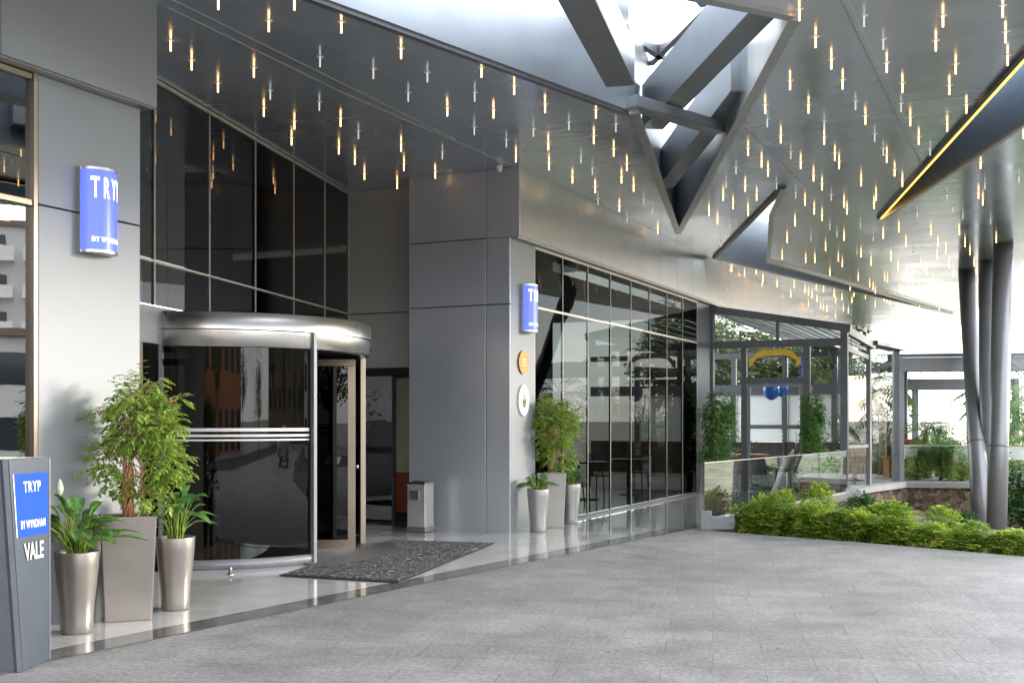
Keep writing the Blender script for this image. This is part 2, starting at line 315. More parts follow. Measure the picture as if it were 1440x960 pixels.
# ------------------------------------------------------------------ mesh builder
class MB:
    def __init__(s): s.v = []; s.f = []; s.sm = []
    def add(s, vs, fs, smooth=False):
        o = len(s.v); s.v += [tuple(v) for v in vs]
        for f in fs: s.f.append(tuple(i+o for i in f)); s.sm.append(smooth)
        return s
    def box(s, c, d, rz=0.0, top=None):
        """centre, full size, heading of local x; top=(sx,sy) scales the top face"""
        ca, sa = math.cos(rz), math.sin(rz); vs = []
        for z in (-1, 1):
            k = top if (top and z > 0) else (1, 1)
            for x, y in ((-1, -1), (1, -1), (1, 1), (-1, 1)):
                a, b_ = x*d[0]/2*k[0], y*d[1]/2*k[1]
                vs.append((c[0]+a*ca-b_*sa, c[1]+a*sa+b_*ca, c[2]+z*d[2]/2))
        return s.add(vs, [(3, 2, 1, 0), (4, 5, 6, 7), (0, 1, 5, 4), (1, 2, 6, 5), (2, 3, 7, 6), (3, 0, 4, 7)])
    def bar(s, p, q, w_, h):
        """box beam between two points, width w_ (horizontal), height h"""
        p = Vector(p); q = Vector(q); d = (q-p).normalized()
        side = d.cross(Vector((0, 0, 1)))
        side = side.normalized() if side.length > 1e-4 else Vector((1, 0, 0))
        up = side.cross(d).normalized(); vs = []
        for e in (p, q):
            for a, b_ in ((-1, -1), (1, -1), (1, 1), (-1, 1)): vs.append(e+side*(a*w_/2)+up*(b_*h/2))
        return s.add(vs, [(3, 2, 1, 0), (4, 5, 6, 7), (0, 1, 5, 4), (1, 2, 6, 5), (2, 3, 7, 6), (3, 0, 4, 7)])
    def tube(s, pts, rs, n=10, cap=True):
        pts = [Vector(p) for p in pts]
        if not isinstance(rs, (list, tuple)): rs = [rs]*len(pts)
        vs = []; fs = []; prev = None
        for i, p in enumerate(pts):
            d = (pts[min(i+1, len(pts)-1)]-pts[max(i-1, 0)]).normalized()
            if prev is None:
                a = d.orthogonal().normalized()
            else:
                a = (prev-d*prev.dot(d)); a = a.normalized() if a.length > 1e-5 else d.orthogonal().normalized()
            prev = a; b_ = d.cross(a)
            for k in range(n):
                t = 2*PI*k/n; vs.append(p+(a*math.cos(t)+b_*math.sin(t))*rs[i])
        for i in range(len(pts)-1):
            for k in range(n):
                fs.append((i*n+k, i*n+(k+1) % n, (i+1)*n+(k+1) % n, (i+1)*n+k))
        s.add(vs, fs, True)
        if cap:
            o = len(s.v)-len(vs)
            s.f.append(tuple(o+k for k in reversed(range(n)))); s.sm.append(False)
            s.f.append(tuple(o+(len(pts)-1)*n+k for k in range(n))); s.sm.append(False)
        return s
    def lathe(s, prof, c=(0, 0, 0), n=32, a0=0.0, a1=2*PI):
        full = abs(a1-a0-2*PI) < 1e-6; m_ = n if full else n+1; vs = []; fs = []
        for r_, z in prof:
            for k in range(m_):
                t = a0+(a1-a0)*k/n; vs.append((c[0]+r_*math.cos(t), c[1]+r_*math.sin(t), c[2]+z))
        for i in range(len(prof)-1):
            for k in range(n):
                k2 = (k+1) % m_ if full else k+1
                fs.append((i*m_+k, i*m_+k2, (i+1)*m_+k2, (i+1)*m_+k))
        return s.add(vs, fs, True)
    def prism(s, poly, z0, z1, sides=True):
        n = len(poly); vs = [(p[0], p[1], z0) for p in poly]+[(p[0], p[1], z1) for p in poly]
        fs = [tuple(range(n))[::-1], tuple(range(n, 2*n))]
        if sides: fs += [(i, (i+1) % n, n+(i+1) % n, n+i) for i in range(n)]
        return s.add(vs, fs)
    def quad(s, a, b_, c, d): return s.add([a, b_, c, d], [(0, 1, 2, 3)])
    def ball(s, c, r, n=12, m_=8, sz=1.0):
        prof = [(max(1e-4, r*math.sin(PI*i/m_)), -r*sz*math.cos(PI*i/m_)) for i in range(m_+1)]
        return s.lathe(prof, c, n)
    def build(s, name, m, parent=None, root=None, bevel=0.0, kind=None):
        """root: Vector subtracted so that parts sit in their thing's space"""
        off = Vector((0, 0, 0))
        r = root
        if r is None and parent is not None:
            p = parent
            while p is not None: off += p.location; p = p.parent
        elif r is not None: off = Vector(r)
        me = bpy.data.meshes.new(name)
        me.from_pydata([(v[0]-off.x, v[1]-off.y, v[2]-off.z) for v in s.v], [], s.f)
        me.polygons.foreach_set('use_smooth', s.sm)
        me.materials.append(m); me.update()
        o = bpy.data.objects.new(name, me); C.objects.link(o)
        if parent is not None: o.parent = parent
        if bevel:
            md = o.modifiers.new('bevel', 'BEVEL'); md.width = bevel; md.segments = 2; md.limit_method = 'ANGLE'; md.angle_limit = R(50)
        if kind: o['kind'] = kind
        return o
def tag(o, label, cat, group=None):
    o['label'] = label; o['category'] = cat
    if group: o['group'] = group
    return o
def thing(name, label, cat, loc=(0, 0, 0), group=None):
    o = bpy.data.objects.new(name, None); C.objects.link(o); o.location = loc; o.empty_display_size = 0.2
    return tag(o, label, cat, group)
def copy_tree(o, loc, label=None, rz=None, scale=None, group=None, parent=None):
    c = o.copy(); C.objects.link(c)
    if parent is None:
        c.location = loc
        if rz is not None: c.rotation_euler = (0, 0, rz)
        if scale is not None: c.scale = (scale, scale, scale) if not isinstance(scale, tuple) else scale
        if label: c['label'] = label
        if group: c['group'] = group
    else: c.parent = parent
    for ch in o.children: copy_tree(ch, None, parent=c)
    return c
def struct(mb, name, m): return mb.build(name, m, kind='structure')

# ------------------------------------------------------------------ frames of the place
D = Vector((0.427, 0.904)); NN = Vector((0.904, -0.427))
PAo = Vector((-3.62, 8.89)); PBo = Vector((-0.03, 16.1))
def A(s, n, z=None):
    p = PAo+D*s+NN*n; return (p.x, p.y) if z is None else (p.x, p.y, z)
def B(s, n, z=None):
    p = PBo+D*s+NN*n; return (p.x, p.y) if z is None else (p.x, p.y, z)
LC = Vector((-2.57, 17.87)); LD = Vector((-0.194, -0.981)); LN = Vector((0.981, -0.194))
def L(t, n, z=None):
    p = LC+LD*t+LN*n; return (p.x, p.y) if z is None else (p.x, p.y, z)
ZC = 5.17
def ceil_pt(px, py):
    y = 3.57*1600/(590-py); return ((px-720)/1600*y, y)
FACE = math.atan2(D.y, D.x); LANG = math.atan2(-LD.y, -LD.x)
def pbox(mb, P, s0, s1, n0, n1, z0, z1):
    mb.prism([P(s0, n0), P(s0, n1), P(s1, n1), P(s1, n0)], z0, z1) if True else None
    return mb

# ------------------------------------------------------------------ ground
pav = [(-40, -45), (70, -45), (70, 0.5), (26, 2.2), (14, 6.1), (9.3, 10.3), (6.0, 13.3), (4.6, 14.85), (3.0, 16.3), (2.86, 16.75), (4.4, 19.2), (7.0, 23.4), (7.35, 24.3), B(10.6, 3.1), B(22, 3.1), B(22, -14), (-40, 30)]
mb = MB(); mb.prism(pav, -0.9, 0.0); struct(mb, 'paving', M['paving'])
mb = MB(); mb.quad((-1500, -1500, -0.95), (1500, -1500, -0.95), (1500, 1500, -0.95), (-1500, 1500, -0.95)); struct(mb, 'ground', M['dust'])
mb = MB(); mb.add([(7.5, 18, -0.93), (30, 3, -0.93), (60, 2, -0.93), (60, 60, -0.93), (12, 60, -0.93)], [(0, 1, 2, 3, 4)]); struct(mb, 'lawn', M['lawn'])
# polished walkway and its dark stone border
def EB(y): return (-3.07+0.62*(y-7.53)-0.0, y)
walk = [(-9.0, -0.5), (-7.9, 0.0), EB(7.0), EB(9.0), EB(12.0), EB(14.5), (2.62, 16.7), (4.3, 19.4), (6.85, 23.4), B(10.45, 2.96), B(10.45, -9), (-12, 20)]
mb = MB(); mb.add([(p[0], p[1], 0.004) for p in walk], [tuple(range(len(walk)))]); struct(mb, 'walkway', M['marble'])
off = 0.30
mb = MB(); ys = [0.0, 4, 7.0, 9.0, 12.0, 14.5, 16.62]
vs = []
for y in ys:
    x = -3.07+0.62*(y-7.53); vs += [(x-off*0.85, y+off*0.53, 0.008), (x, y, 0.008)]
mb.add(vs, [(2*i, 2*i+1, 2*i+3, 2*i+2) for i in range(len(ys)-1)]); struct(mb, 'walkway_border', M['border'])
# asphalt street and zebra crossing on the far side of the forecourt
mb = MB(); mb.add([(-40, -24, 0.004), (70, -24, 0.004), (70, -12, 0.004), (-40, -12, 0.004)], [(0, 1, 2, 3)]); struct(mb, 'street', M['asphalt'])
mb = MB()
for i in range(9): mb.add([(-8+i*1.0, -22, 0.008), (-7.5+i*1.0, -22, 0.008), (-7.5+i*1.0, -14, 0.008), (-8+i*1.0, -14, 0.008)], [(0, 1, 2, 3)])
struct(mb, 'zebra_crossing', M['white'])
mb = MB(); mb.add([(24, -10, 0.004), (32, -10, 0.004), (60, 60, -0.5), (50, 62, -0.5)], [(0, 1, 2, 3)])
# garden bed terrain that falls away from the kerb
edge = [(30, 1.9), (14, 6.1), (9.3, 10.3), (6.0, 13.3), (4.6, 14.85), (3.0, 16.3), (2.86, 16.75), (4.4, 19.2), (7.0, 23.4), (7.35, 24.3)]
mb = MB(); rows = 7; vs = []
tgt = Vector((16, 24))
random.seed(4)
for i, e in enumerate(edge):
    e = Vector(e); d = (Vector((13.5, 21.5))-e); dl = d.length; d.normalize()
    for k in range(rows):
        q = e+d*min(dl*0.8, 6.5)*k/(rows-1)
        z = -0.04-0.82*(k/(rows-1))**0.8+random.uniform(-0.03, 0.03)*(k > 0)
        vs.append((q.x, q.y, z))
mb.add(vs, [(i*rows+k, (i+1)*rows+k, (i+1)*rows+k+1, i*rows+k+1) for i in range(len(edge)-1) for k in range(rows-1)], True)
struct(mb, 'garden_bed', M['bed'])

# ------------------------------------------------------------------ hotel building
hb = thing('hotel_building', 'grey clad hotel front with dark glass wall, pillars and overhanging beams', 'building', (-3.6, 14, 0))
def panel(P, s0, s1, n0, n1, z0, z1, m, name='cladding_panel', bevel=0.006):
    mb = MB(); pbox(mb, P, s0, s1, n0, n1, z0, z1); return mb.build(name, m, hb, bevel=bevel)
G = 0.006
# first pillar
panel(A, -0.105, 0.985-G, -2.2, -0.03, 0, ZC, M['backing'], 'pillar_core', 0)
for z0, z1 in ((0.0, 3.265-G), (3.265+G, 4.27)):
    panel(A, -0.10, 0.985, -0.028, 0.0, z0, z1, M['clad'], 'pillar_panel')
panel(A, 0.987, 0.995, -2.2, -0.005, 0, 4.27, M['clad'], 'pillar_panel')
# beam over the first pillar
panel(A, -6, 1.05, -2.2, 0.10, 4.29, ZC+0.35, M['backing'], 'beam_core', 0)
panel(A, -6, -0.56-G, 0.102, 0.125, 4.28, ZC+0.4, M['clad'], 'beam_panel')
panel(A, -0.56+G, 1.06, 0.102, 0.125, 4.28, ZC+0.4, M['clad'], 'beam_panel')
panel(A, -6, 1.055, -0.1, 0.10, 4.27, 4.288, M['steel_dull'], 'beam_soffit', 0)
# shop window to the left of the first pillar
mb = MB(); pbox(mb, A, -6, -0.14, -0.055, -0.045, 0.0, 4.27); mb.build('window_pane', M['mirror_glass'], hb)
for s_ in (-0.125, -1.7, -3.3):
    panel(A, s_-0.018, s_+0.018, -0.06, 0.001, 0, 4.27, M['bronze'], 'mullion', 0)
for z_ in (3.27, 4.24): panel(A, -6, -0.15, -0.04, -0.01, z_-0.02, z_+0.02, M['bronze'], 'mullion', 0)
# dark lobby glass wall
ts = [0.0, 1.05, 2.25, 3.52, 4.80, 6.07, 7.3, 8.4]
for i in range(len(ts)-1):
    a, b_ = ts[i]+0.012, ts[i+1]-0.012
    mb = MB(); mb.quad(L(a, 0, 3.28), L(b_, 0, 3.28), L(b_, 0, ZC+0.1), L(a, 0, ZC+0.1)); mb.build('window_pane', M['dark_glass'], hb)
    mb = MB(); mb.quad(L(a, 0, 2.80), L(b_, 0, 2.80), L(b_, 0, 3.24), L(a, 0, 3.24)); mb.build('window_pane', M['dark_glass'], hb)
for t_ in ts[:-1]:
    panel(L, t_-0.009, t_+0.009, -0.03, 0.010, 2.8, ZC, M['mullion'], 'mullion', 0)
panel(L, 0, 8.4, -0.032, 0.018, 3.248, 3.270, M['mullion'], 'transom', 0)
panel(L, 0, 8.4, -0.04, 0.03, ZC-0.045, ZC-0.01, M['mullion'], 'transom', 0)
panel(L, 0, 8.4, -0.06, 0.0, 2.40, 2.79, M['frame_light'], 'spandrel', 0)
panel(L, 5.97, 8.4, -0.02, -0.01, 0.0, 2.39, M['smoke_glass'], 'window_pane', 0)
for t_ in (6.35, 7.4): panel(L, t_-0.03, t_+0.03, -0.05, 0.01, 0, 2.395, M['bronze'], 'door_frame', 0)
panel(L, 0.0, 2.2, -0.02, -0.01, 0.0, 2.39, M['smoke_glass'], 'window_pane', 0)
# panel over the side entrance
def S(s, n, z=None): return B(s, n, z)
for z0, z1 in ((2.40, 3.25-G), (3.25+G, ZC)):
    panel(B, 0.515, 0.55, -3.05, -1.60, z0, z1, M['recess_clad'])
panel(B, 0.56, 0.75, -3.05, -1.60, 2.36, ZC, M['backing'], 'wall_core', 0)
panel(B, 0.53, 0.62, -3.1, -1.60, 2.28, 2.395, M['black'], 'door_head', 0)
# side entrance glass leaves and frame
mb = MB(); pbox(mb, B, 0.60, 0.61, -3.05, -2.28, 0.05, 2.28); mb.build('glass_door', M['rail_glass'], hb)
for n_ in (-2.28, -1.68): panel(B, 0.58, 0.64, n_-0.02, n_+0.02, 0, 2.28, M['frame'], 'door_frame', 0)
# second pillar
panel(B, 0.03, 0.83, -1.63, -0.02, 0, ZC, M['backing'], 'pillar_core', 0)
for n0, n1 in ((-1.65, -0.38-G), (-0.38+G, 0.0)):
    for z0, z1 in ((0.0, 3.24-G), (3.24+G, 4.19-G)):
        panel(B, 0.0, 0.028, n0, n1, z0, z1, M['clad_shaded'], 'pillar_panel')
panel(B, 0.0, 0.028, -1.65, -0.38-G, 4.19+G, ZC, M['clad_shaded'], 'pillar_panel')
panel(B, 0.0, 0.028, -0.38+G, 0.15, 4.19, ZC, M['clad_shaded'], 'pillar_panel')
panel(B, 0.03, 0.86, -0.018, 0.002, 0, 4.19, M['clad'], 'pillar_panel')
panel(B, 0.03, 0.5, -1.655, -1.635, 0, ZC, M['clad_shaded'], 'pillar_panel')
# beam over restaurant windows
sx = 0.03; k = 0
panel(B, 0.05, 29, -0.5, 0.12, 4.20, ZC, M['backing'], 'beam_core', 0)
while sx < 28.5:
    e = sx+(1.07 if sx < 12 else 2.14)
    panel(B, sx, e-0.008, 0.124, 0.15, 4.19, ZC, M['beam_clad'], 'beam_panel', 0.003); sx = e
panel(B, 0.03, 29, -0.01, 0.12, 4.17, 4.195, M['steel_dull'], 'beam_soffit', 0)
# restaurant windows under it
mull = [0.86]+[0.86+1.075*i for i in range(1, 9)]
mull[-1] = 9.45
for i in range(len(mull)-1):
    a, b_ = mull[i]+0.012, mull[i+1]-0.012
    for z0, z1 in ((0.06, 3.25), (3.29, 4.17)):
        mb = MB(); mb.quad(B(a, 0, z0), B(b_, 0, z0), B(b_, 0, z1), B(a, 0, z1)); mb.build('window_pane', M['shop_glass'], hb)
for s_ in mull: panel(B, s_-0.007, s_+0.007, -0.03, 0.004, 0.0, 4.17, M['mullion'], 'mullion', 0)
panel(B, 0.86, 9.45, -0.03, 0.010, 3.25, 3.285, M['mullion'], 'transom', 0)
panel(B, 0.86, 9.45, -0.04, 0.010, 0.0, 0.05, M['frame'], 'window_sill', 0)
panel(B, 0.86, 9.45, -0.04, 0.010, 4.13, 4.168, M['mullion'], 'window_head', 0)
panel(B, 9.46, 10.5, -0.3, 0.0, 0, 4.17, M['frame'], 'end_pillar', 0.006)
# interiors
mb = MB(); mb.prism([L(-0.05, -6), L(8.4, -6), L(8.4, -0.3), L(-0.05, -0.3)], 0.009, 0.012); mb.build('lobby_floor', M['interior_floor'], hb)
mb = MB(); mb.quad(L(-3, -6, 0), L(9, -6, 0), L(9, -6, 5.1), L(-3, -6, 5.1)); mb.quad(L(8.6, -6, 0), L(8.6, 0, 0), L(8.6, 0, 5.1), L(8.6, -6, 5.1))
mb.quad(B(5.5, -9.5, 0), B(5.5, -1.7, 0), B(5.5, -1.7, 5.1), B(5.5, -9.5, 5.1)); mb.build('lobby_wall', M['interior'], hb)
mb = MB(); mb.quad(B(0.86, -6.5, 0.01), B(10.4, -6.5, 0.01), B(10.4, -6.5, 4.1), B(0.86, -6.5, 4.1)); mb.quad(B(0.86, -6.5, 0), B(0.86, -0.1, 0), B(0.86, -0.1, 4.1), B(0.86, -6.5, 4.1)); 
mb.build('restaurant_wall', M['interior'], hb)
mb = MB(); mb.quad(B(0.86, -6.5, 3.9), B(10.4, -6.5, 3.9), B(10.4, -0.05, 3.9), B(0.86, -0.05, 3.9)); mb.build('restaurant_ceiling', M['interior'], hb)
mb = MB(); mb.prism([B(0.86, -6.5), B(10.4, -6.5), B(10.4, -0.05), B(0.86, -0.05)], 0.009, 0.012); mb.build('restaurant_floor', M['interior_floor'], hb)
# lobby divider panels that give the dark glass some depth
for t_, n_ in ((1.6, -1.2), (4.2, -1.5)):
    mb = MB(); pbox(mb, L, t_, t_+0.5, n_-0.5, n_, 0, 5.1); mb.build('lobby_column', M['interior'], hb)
panel(B, 0.80, 0.84, -2.55, -1.69, 0.78, 2.27, M['cream'], 'lobby_screen', 0)
panel(B, 0.78, 0.84, -2.75, -1.69, 0.16, 0.77, M['rust'], 'lobby_bench_panel', 0)

# ------------------------------------------------------------------ canopy
def arr(pts): return [Vector((p[0], p[1], 0)) for p in pts]
outer = [(-16, 1.5), (6.0, 2.0), (7.2, 12), (11.4, 25.2), (17.0, 43), (16.9, 51), B(28.5, -0.4), B(11, -0.4), B(11, -13), (-16, 24)]  # unseen near and right edges pulled in to let more light under
hole1 = [(-2.3, 8.8), (1.35, 13.13), (3.1, 21.6), (2.44, 10.06), (-0.11, 8.79)]
hole2 = [ceil_pt(1105, 262), ceil_pt(1007, 361), ceil_pt(1100, 384), ceil_pt(1340, 440), ceil_pt(1083, 366), ceil_pt(1088, 300)]
hole3 = [(6.5, 20.0), (4.2, 6.0), (5.67, 6.0)]
cn = thing('entrance_canopy', 'faceted glossy metal canopy with triangular skylight openings over the forecourt', 'canopy', (3, 14, ZC))
def slab(z, name, m):
    loops = [arr(outer), arr(hole1), arr(hole2), arr(hole3)]
    tris = tessellate_polygon(loops); allp = [p for l in loops for p in l]
    mb = MB(); mb.add([(p.x, p.y, z) for p in allp], [tuple(t_) for t_ in tris]); return mb.build(name, m, cn)
slab(ZC, 'ceiling', M['ceiling'])
H = 1.40
slab(ZC+H, 'roof_deck', M['clad'])
def walls(loop, z0, z1, name, m):
    for i in range(len(loop)):
        p, q = loop[i], loop[(i+1) % len(loop)]
        mb = MB(); mb.quad((p[0], p[1], z0), (q[0], q[1], z0), (q[0], q[1], z1), (p[0], p[1], z1)); mb.build(name, m, cn)
walls(outer, ZC, ZC+H, 'fascia', M['clad'])
walls(hole1, ZC, ZC+H, 'skylight_lining', M['lining'])
walls(hole2, ZC, ZC+H, 'skylight_lining', M['lining'])
walls(hole3, ZC, ZC+H, 'skylight_lining', M['lining_sky_tint'])
def edge_trim(p, q, wd, m, name='edge_trim', z=ZC-0.02, h=0.05):
    mb = MB(); mb.bar((p[0], p[1], z), (q[0], q[1], z), wd, h); return mb.build(name, m, cn)
def shrink(loop, k, d):     # edge offset outward by d
    p, q = Vector(loop[k]), Vector(loop[(k+1) % len(loop)]); c = sum((Vector(x) for x in loop), Vector((0, 0)))/len(loop)
    t_ = (q-p).normalized(); n_ = Vector((t_.y, -t_.x))
    if n_.dot(c-p) > 0: n_ = -n_
    return (p+n_*d), (q+n_*d)
for k_ in range(5):
    p, q = shrink(hole1, k_, 0.055); edge_trim(p, q, 0.11 if k_ else 0.07, M['trim'] if k_ else M['frame'], z=ZC-0.02-0.001*k_)
for k_ in range(6):
    p, q = shrink(hole2, k_, 0.04); edge_trim(p, q, 0.08, M['black'] if k_ == 0 else M['trim'], z=ZC-0.02-0.001*k_)
for k_ in (1, 2):
    p, q = shrink(hole3, k_, 0.035); edge_trim(p, q, 0.06, M['trim'], z=ZC-0.02-0.001*k_)
p, q = shrink(hole3, 0, 0.06); edge_trim(p, q, 0.05, M['black'], z=ZC-0.02)
p, q = shrink(hole3, 0, 0.015); edge_trim(p, q, 0.035, M['led_gold'], 'light_strip', z=ZC-0.026, h=0.03)
# beams crossing the skylight
def sky_beam(p, q, wd, z0, z1):
    mb = MB(); mb.bar((p[0], p[1], (z0+z1)/2), (q[0], q[1], (z0+z1)/2), wd, z1-z0)
    return mb.build('skylight_beam', M['lining'], cn)
def under(p, q, wd, z):
    mb = MB(); mb.bar((p[0], p[1], z), (q[0], q[1], z), wd+0.012, 0.012); mb.build('beam_soffit', M['beam_under'], cn)
for p, q, wd, z0, z1 in (((1.17, 12.25), (0.36, 8.95), 0.30, 5.20, 5.62), ((2.32, 10.35), (1.80, 14.6), 0.27, 5.34, 5.88), ((1.36, 13.05), (2.60, 14.25), 0.18, 5.19, 5.31),
                         ((2.62, 13.0), (2.48, 18.4), 0.24, 5.36, 5.90)):
    sky_beam(p, q, wd, z0, z1); under(p, q, wd, z0-0.008)
for p, q in (((2.55, 12.6), (1.93, 15.87)), ((1.50, 14.7), (2.06, 15.6)), ((2.3, 15.2), (2.15, 18.0)), ((0.9, 11.0), (2.3, 13.6))):
    mb = MB(); mb.bar((p[0], p[1], 6.6), (q[0], q[1], 6.6), 0.09, 0.14); mb.build('skylight_bar', M['frame_light'], cn)
mb = MB(); mb.add([(1.37, 13.2, 5.17), (1.46, 13.35, 5.17), (1.40, 13.3, 6.05), (1.19, 13.05, 6.25), (1.37, 13.25, 5.17), (1.46, 13.4, 5.17), (1.40, 13.35, 6.05), (1.19, 13.1, 6.25)],
    [(0, 1, 2, 3), (7, 6, 5, 4), (0, 4, 5, 1), (1, 5, 6, 2), (2, 6, 7, 3), (3, 7, 4, 0)]); mb.build('skylight_fin', M['lining'], cn)
# long assembly seams of the ceiling
for a, b_ in (((1180, -5), (1298, 236)), ((1040, 170), (1133, 262)), ((233, 10), (480, 130)), ((480, 130), (732, 238)), ((225, -8), (640, 196)), ((987, 363), (1182, 455)), ((1240, 405), (1345, 440))):
    p, q = ceil_pt(*a), ceil_pt(*b_); mb = MB(); mb.bar((p[0], p[1], ZC-0.003), (q[0], q[1], ZC-0.003), 0.018, 0.006); mb.build('ceiling_seam', M['trim'], cn)

# ------------------------------------------------------------------ rod lamps
warm = [(240,57),(269.5,84.5),(306.5,116.5),(357,95),(371,151.5),(414,170),(410,193),(378,29),(480,31),(564,68),(307,-3),(414,-2),(479,166),(476.5,206),(499,221),(512.5,243),(564,202),(568,230),(558.5,256),
(677,95),(723,120),(629,151),(694,154),(766.5,146),(838,154),(771,200),(772,229),(835,191),(863,209),(881.5,230),(874,248),(891,260),(725.5,217.5),(805,248),(837,262),(871,289),(612,241),(925,321),
(1124,13),(1147,52),(1169,83),(1185,112),(1111,113),(1137,147),(1076,147),(1098,190),(1159,192),(1052,208),(1071,225),(1080,238),(1126,227),(1174,215),(1180,227),(1144,245),(1156,258),(1048,260),(1017,273),(1031,285),(1064,273),(1052,295),(997,295),(1009,307),(1211,252),(1232,273),(1229,285),(1132,280),(1145,293),(1156,302),(1187,283),(1191,293),(1118,310),(1217,163),(1247,88),(1269,117),(1280,165),(1292,192),(1247,218),(1258,238),(1269,253),(1316,57),(1326,22),(1344,90),(1335,120),(1332,173),(1359,147),(1410,8),(1414,45),(1417,78),(1379,227),(1376,270),(1382,280),(1439,183),
(1107,334),(1187,331),(1161,346),(1133,363),(1146,363),(1179,361),(1184.5,369),(1100,358),(1211,355),(1225,367),(1253,360),(1264,319),(1242,328),(1274,339),(1309,323),(1319,340),(1330,349),(1318,358),(1349,323),(1357,340),(1364,352),(1401,334),(1263,374),(1275,384),(1295,369),(1300,375),(1304,381),(1244,389),(1248,391),(1029,376),(1047,383),(1063.5,379),(1073,391),(1072,397),(1093,398),(1117,399),(1112,413),(1207,389),(1167,382),(1195.5,403),(1223,398),(1228,402),(1231,408),(1201,412),(1217,415),(1148,402),(1158,405),(1132,406),(1137,410),(1142,414),(1149,419),(1137,426),(1154,429),(1158,431),(1163,434),(1173,412),(1175,421),(1184,417),(1186,433),(1193,436),(1198,421),(1175,443),(1231,427),(1243,418),(1247,420),(1251,424),(1265,406),(1269,409),(1261,430),(1285,400),(1293,404),(1312,392),(1335,371),(1341,383),(1370,368),(1376,390),(1321,432),(1326,409),(1293,428)]
cool = [(450,80),(380,127),(525,97),(449,143),(574,130),(504,184),(601,102),(667.5,130),(667,178),(712,196),(750,181),(800,171),(866,174),(817,219),(833,236),(622,213),(681,240),(841,279),(905,279),(917,293),(882,305),
(1215,22),(1242,55),(1203,142),(1267,145),(1079,167),(1159,170),(1230,188),(1112,213),(1035,235),(1021,255),(1092,257),(1169,273),(1308,208),(1242,208),(1119,270),(1332,273),(1290,297),(1385,257),(1393,307),(1433,247),
(1140.5,332),(1167,316),(1210,314),(1177,326),(1228,332),(1284,354),(1205,351),(1026,314),(1014,340),(1354,300),(1340,290)]
def lamp_proto(m):
    t_ = bpy.data.objects.new('rod_lamp', None); C.objects.link(t_); t_.empty_display_size = 0.05
    mb = MB(); mb.lathe([(0.0005, -0.104), (0.007, -0.103), (0.0088, -0.098), (0.0088, -0.004)], n=12); mb.build('light_tube', m, t_)
    mb = MB(); mb.lathe([(0.010, -0.0045), (0.034, -0.0035), (0.036, 0.0)], n=16); mb.build('mounting_disc', M['rosette'], t_)
    return t_
def region(px, py):
    if px < 1000 and py < 325 and (px < 950): return ('on the ceiling between the facade and the big skylight', 'left')
    if py > 312: return ('in the far field of the ceiling towards the stage of leaning columns', 'far')
    return ('on the ceiling between the big skylight and the gold edged slot', 'mid')
for lst, m, adj, k_ in ((warm, M['rod_warm'], 'short glowing amber rod lamp', 'lit'), (cool, M['rod_cool'], 'short unlit pale rod lamp', 'unlit')):
    pr = lamp_proto(m); first = True
    for px, py in lst:
        x, y = ceil_pt(px, py)
        if px > 1222 and y < 20 and px > 1222+(320-py)*0.93+4: where = 'right of the gold edged ceiling slot'; gk = 'beyond slot'
        elif px < 950: where = 'between hotel facade and big skylight'; gk = 'by facade'
        elif py > 312: where = 'in the crowded far ceiling near the leaning columns'; gk = 'far field'
        else: where = 'between big skylight and gold edged slot'; gk = 'by skylight'
        lab = adj+' '+where; grp = k_+' rod lamps '+gk
        if first: pr.location = (x, y, ZC); tag(pr, lab, 'ceiling lamp', grp); first = False
        else: copy_tree(pr, (x, y, ZC), lab, group=grp)
# dome camera
t_ = thing('security_camera', 'small white dome security camera on the ceiling above the grey pillar corner', 'camera', (-0.18, 15.95, ZC))
mb = MB(); mb.lathe([(0.0005, 0), (0.05, 0), (0.055, -0.02), (0.055, -0.05)], (-0.18, 15.95, ZC), 20); mb.build('housing', M['plastic_white'], t_)
mb = MB(); mb.lathe([(0.05, -0.05), (0.046, -0.075), (0.03, -0.095), (0.0005, -0.105)], (-0.18, 15.95, ZC), 20); mb.build('dome', M['plastic_white'], t_)

# ------------------------------------------------------------------ leaning columns
GZ = -0.86
def column(base, top, r0, label):
    t_ = thing('leaning_column', label, 'column', (base[0], base[1], GZ), 'leaning steel columns')
    b3, t3 = Vector((base[0], base[1], GZ)), Vector((top[0], top[1], ZC+0.02))
    mb = MB(); mb.tube([b3, b3.lerp(t3, 0.32), t3], r0, 32); mb.build('shaft', M['column'], t_)
    for f in (0.32,):
        c_ = b3.lerp(t3, f); mb = MB(); d = (t3-b3).normalized()*0.02; mb.tube([c_-d, c_+d], r0+0.002, 32); mb.build('joint_ring', M['frame'], t_)
def gp(px, y): return ((px-720)/1600*y, y)
column(gp(1382, 23.2), gp(1359, 27.2), 0.19, 'leftmost of the three leaning grey columns, tilted to the left')
column(gp(1392, 23.9), gp(1388, 25.6), 0.185, 'middle leaning grey column, half hidden between the other two')
column(gp(1401, 22.4), gp(1411, 23.1), 0.19, 'rightmost and nearest of the three grey columns, almost upright')
column(gp(1448, 24.5), gp(1500, 23.2), 0.22, 'grey column at the right edge of the photo leaning outwards')

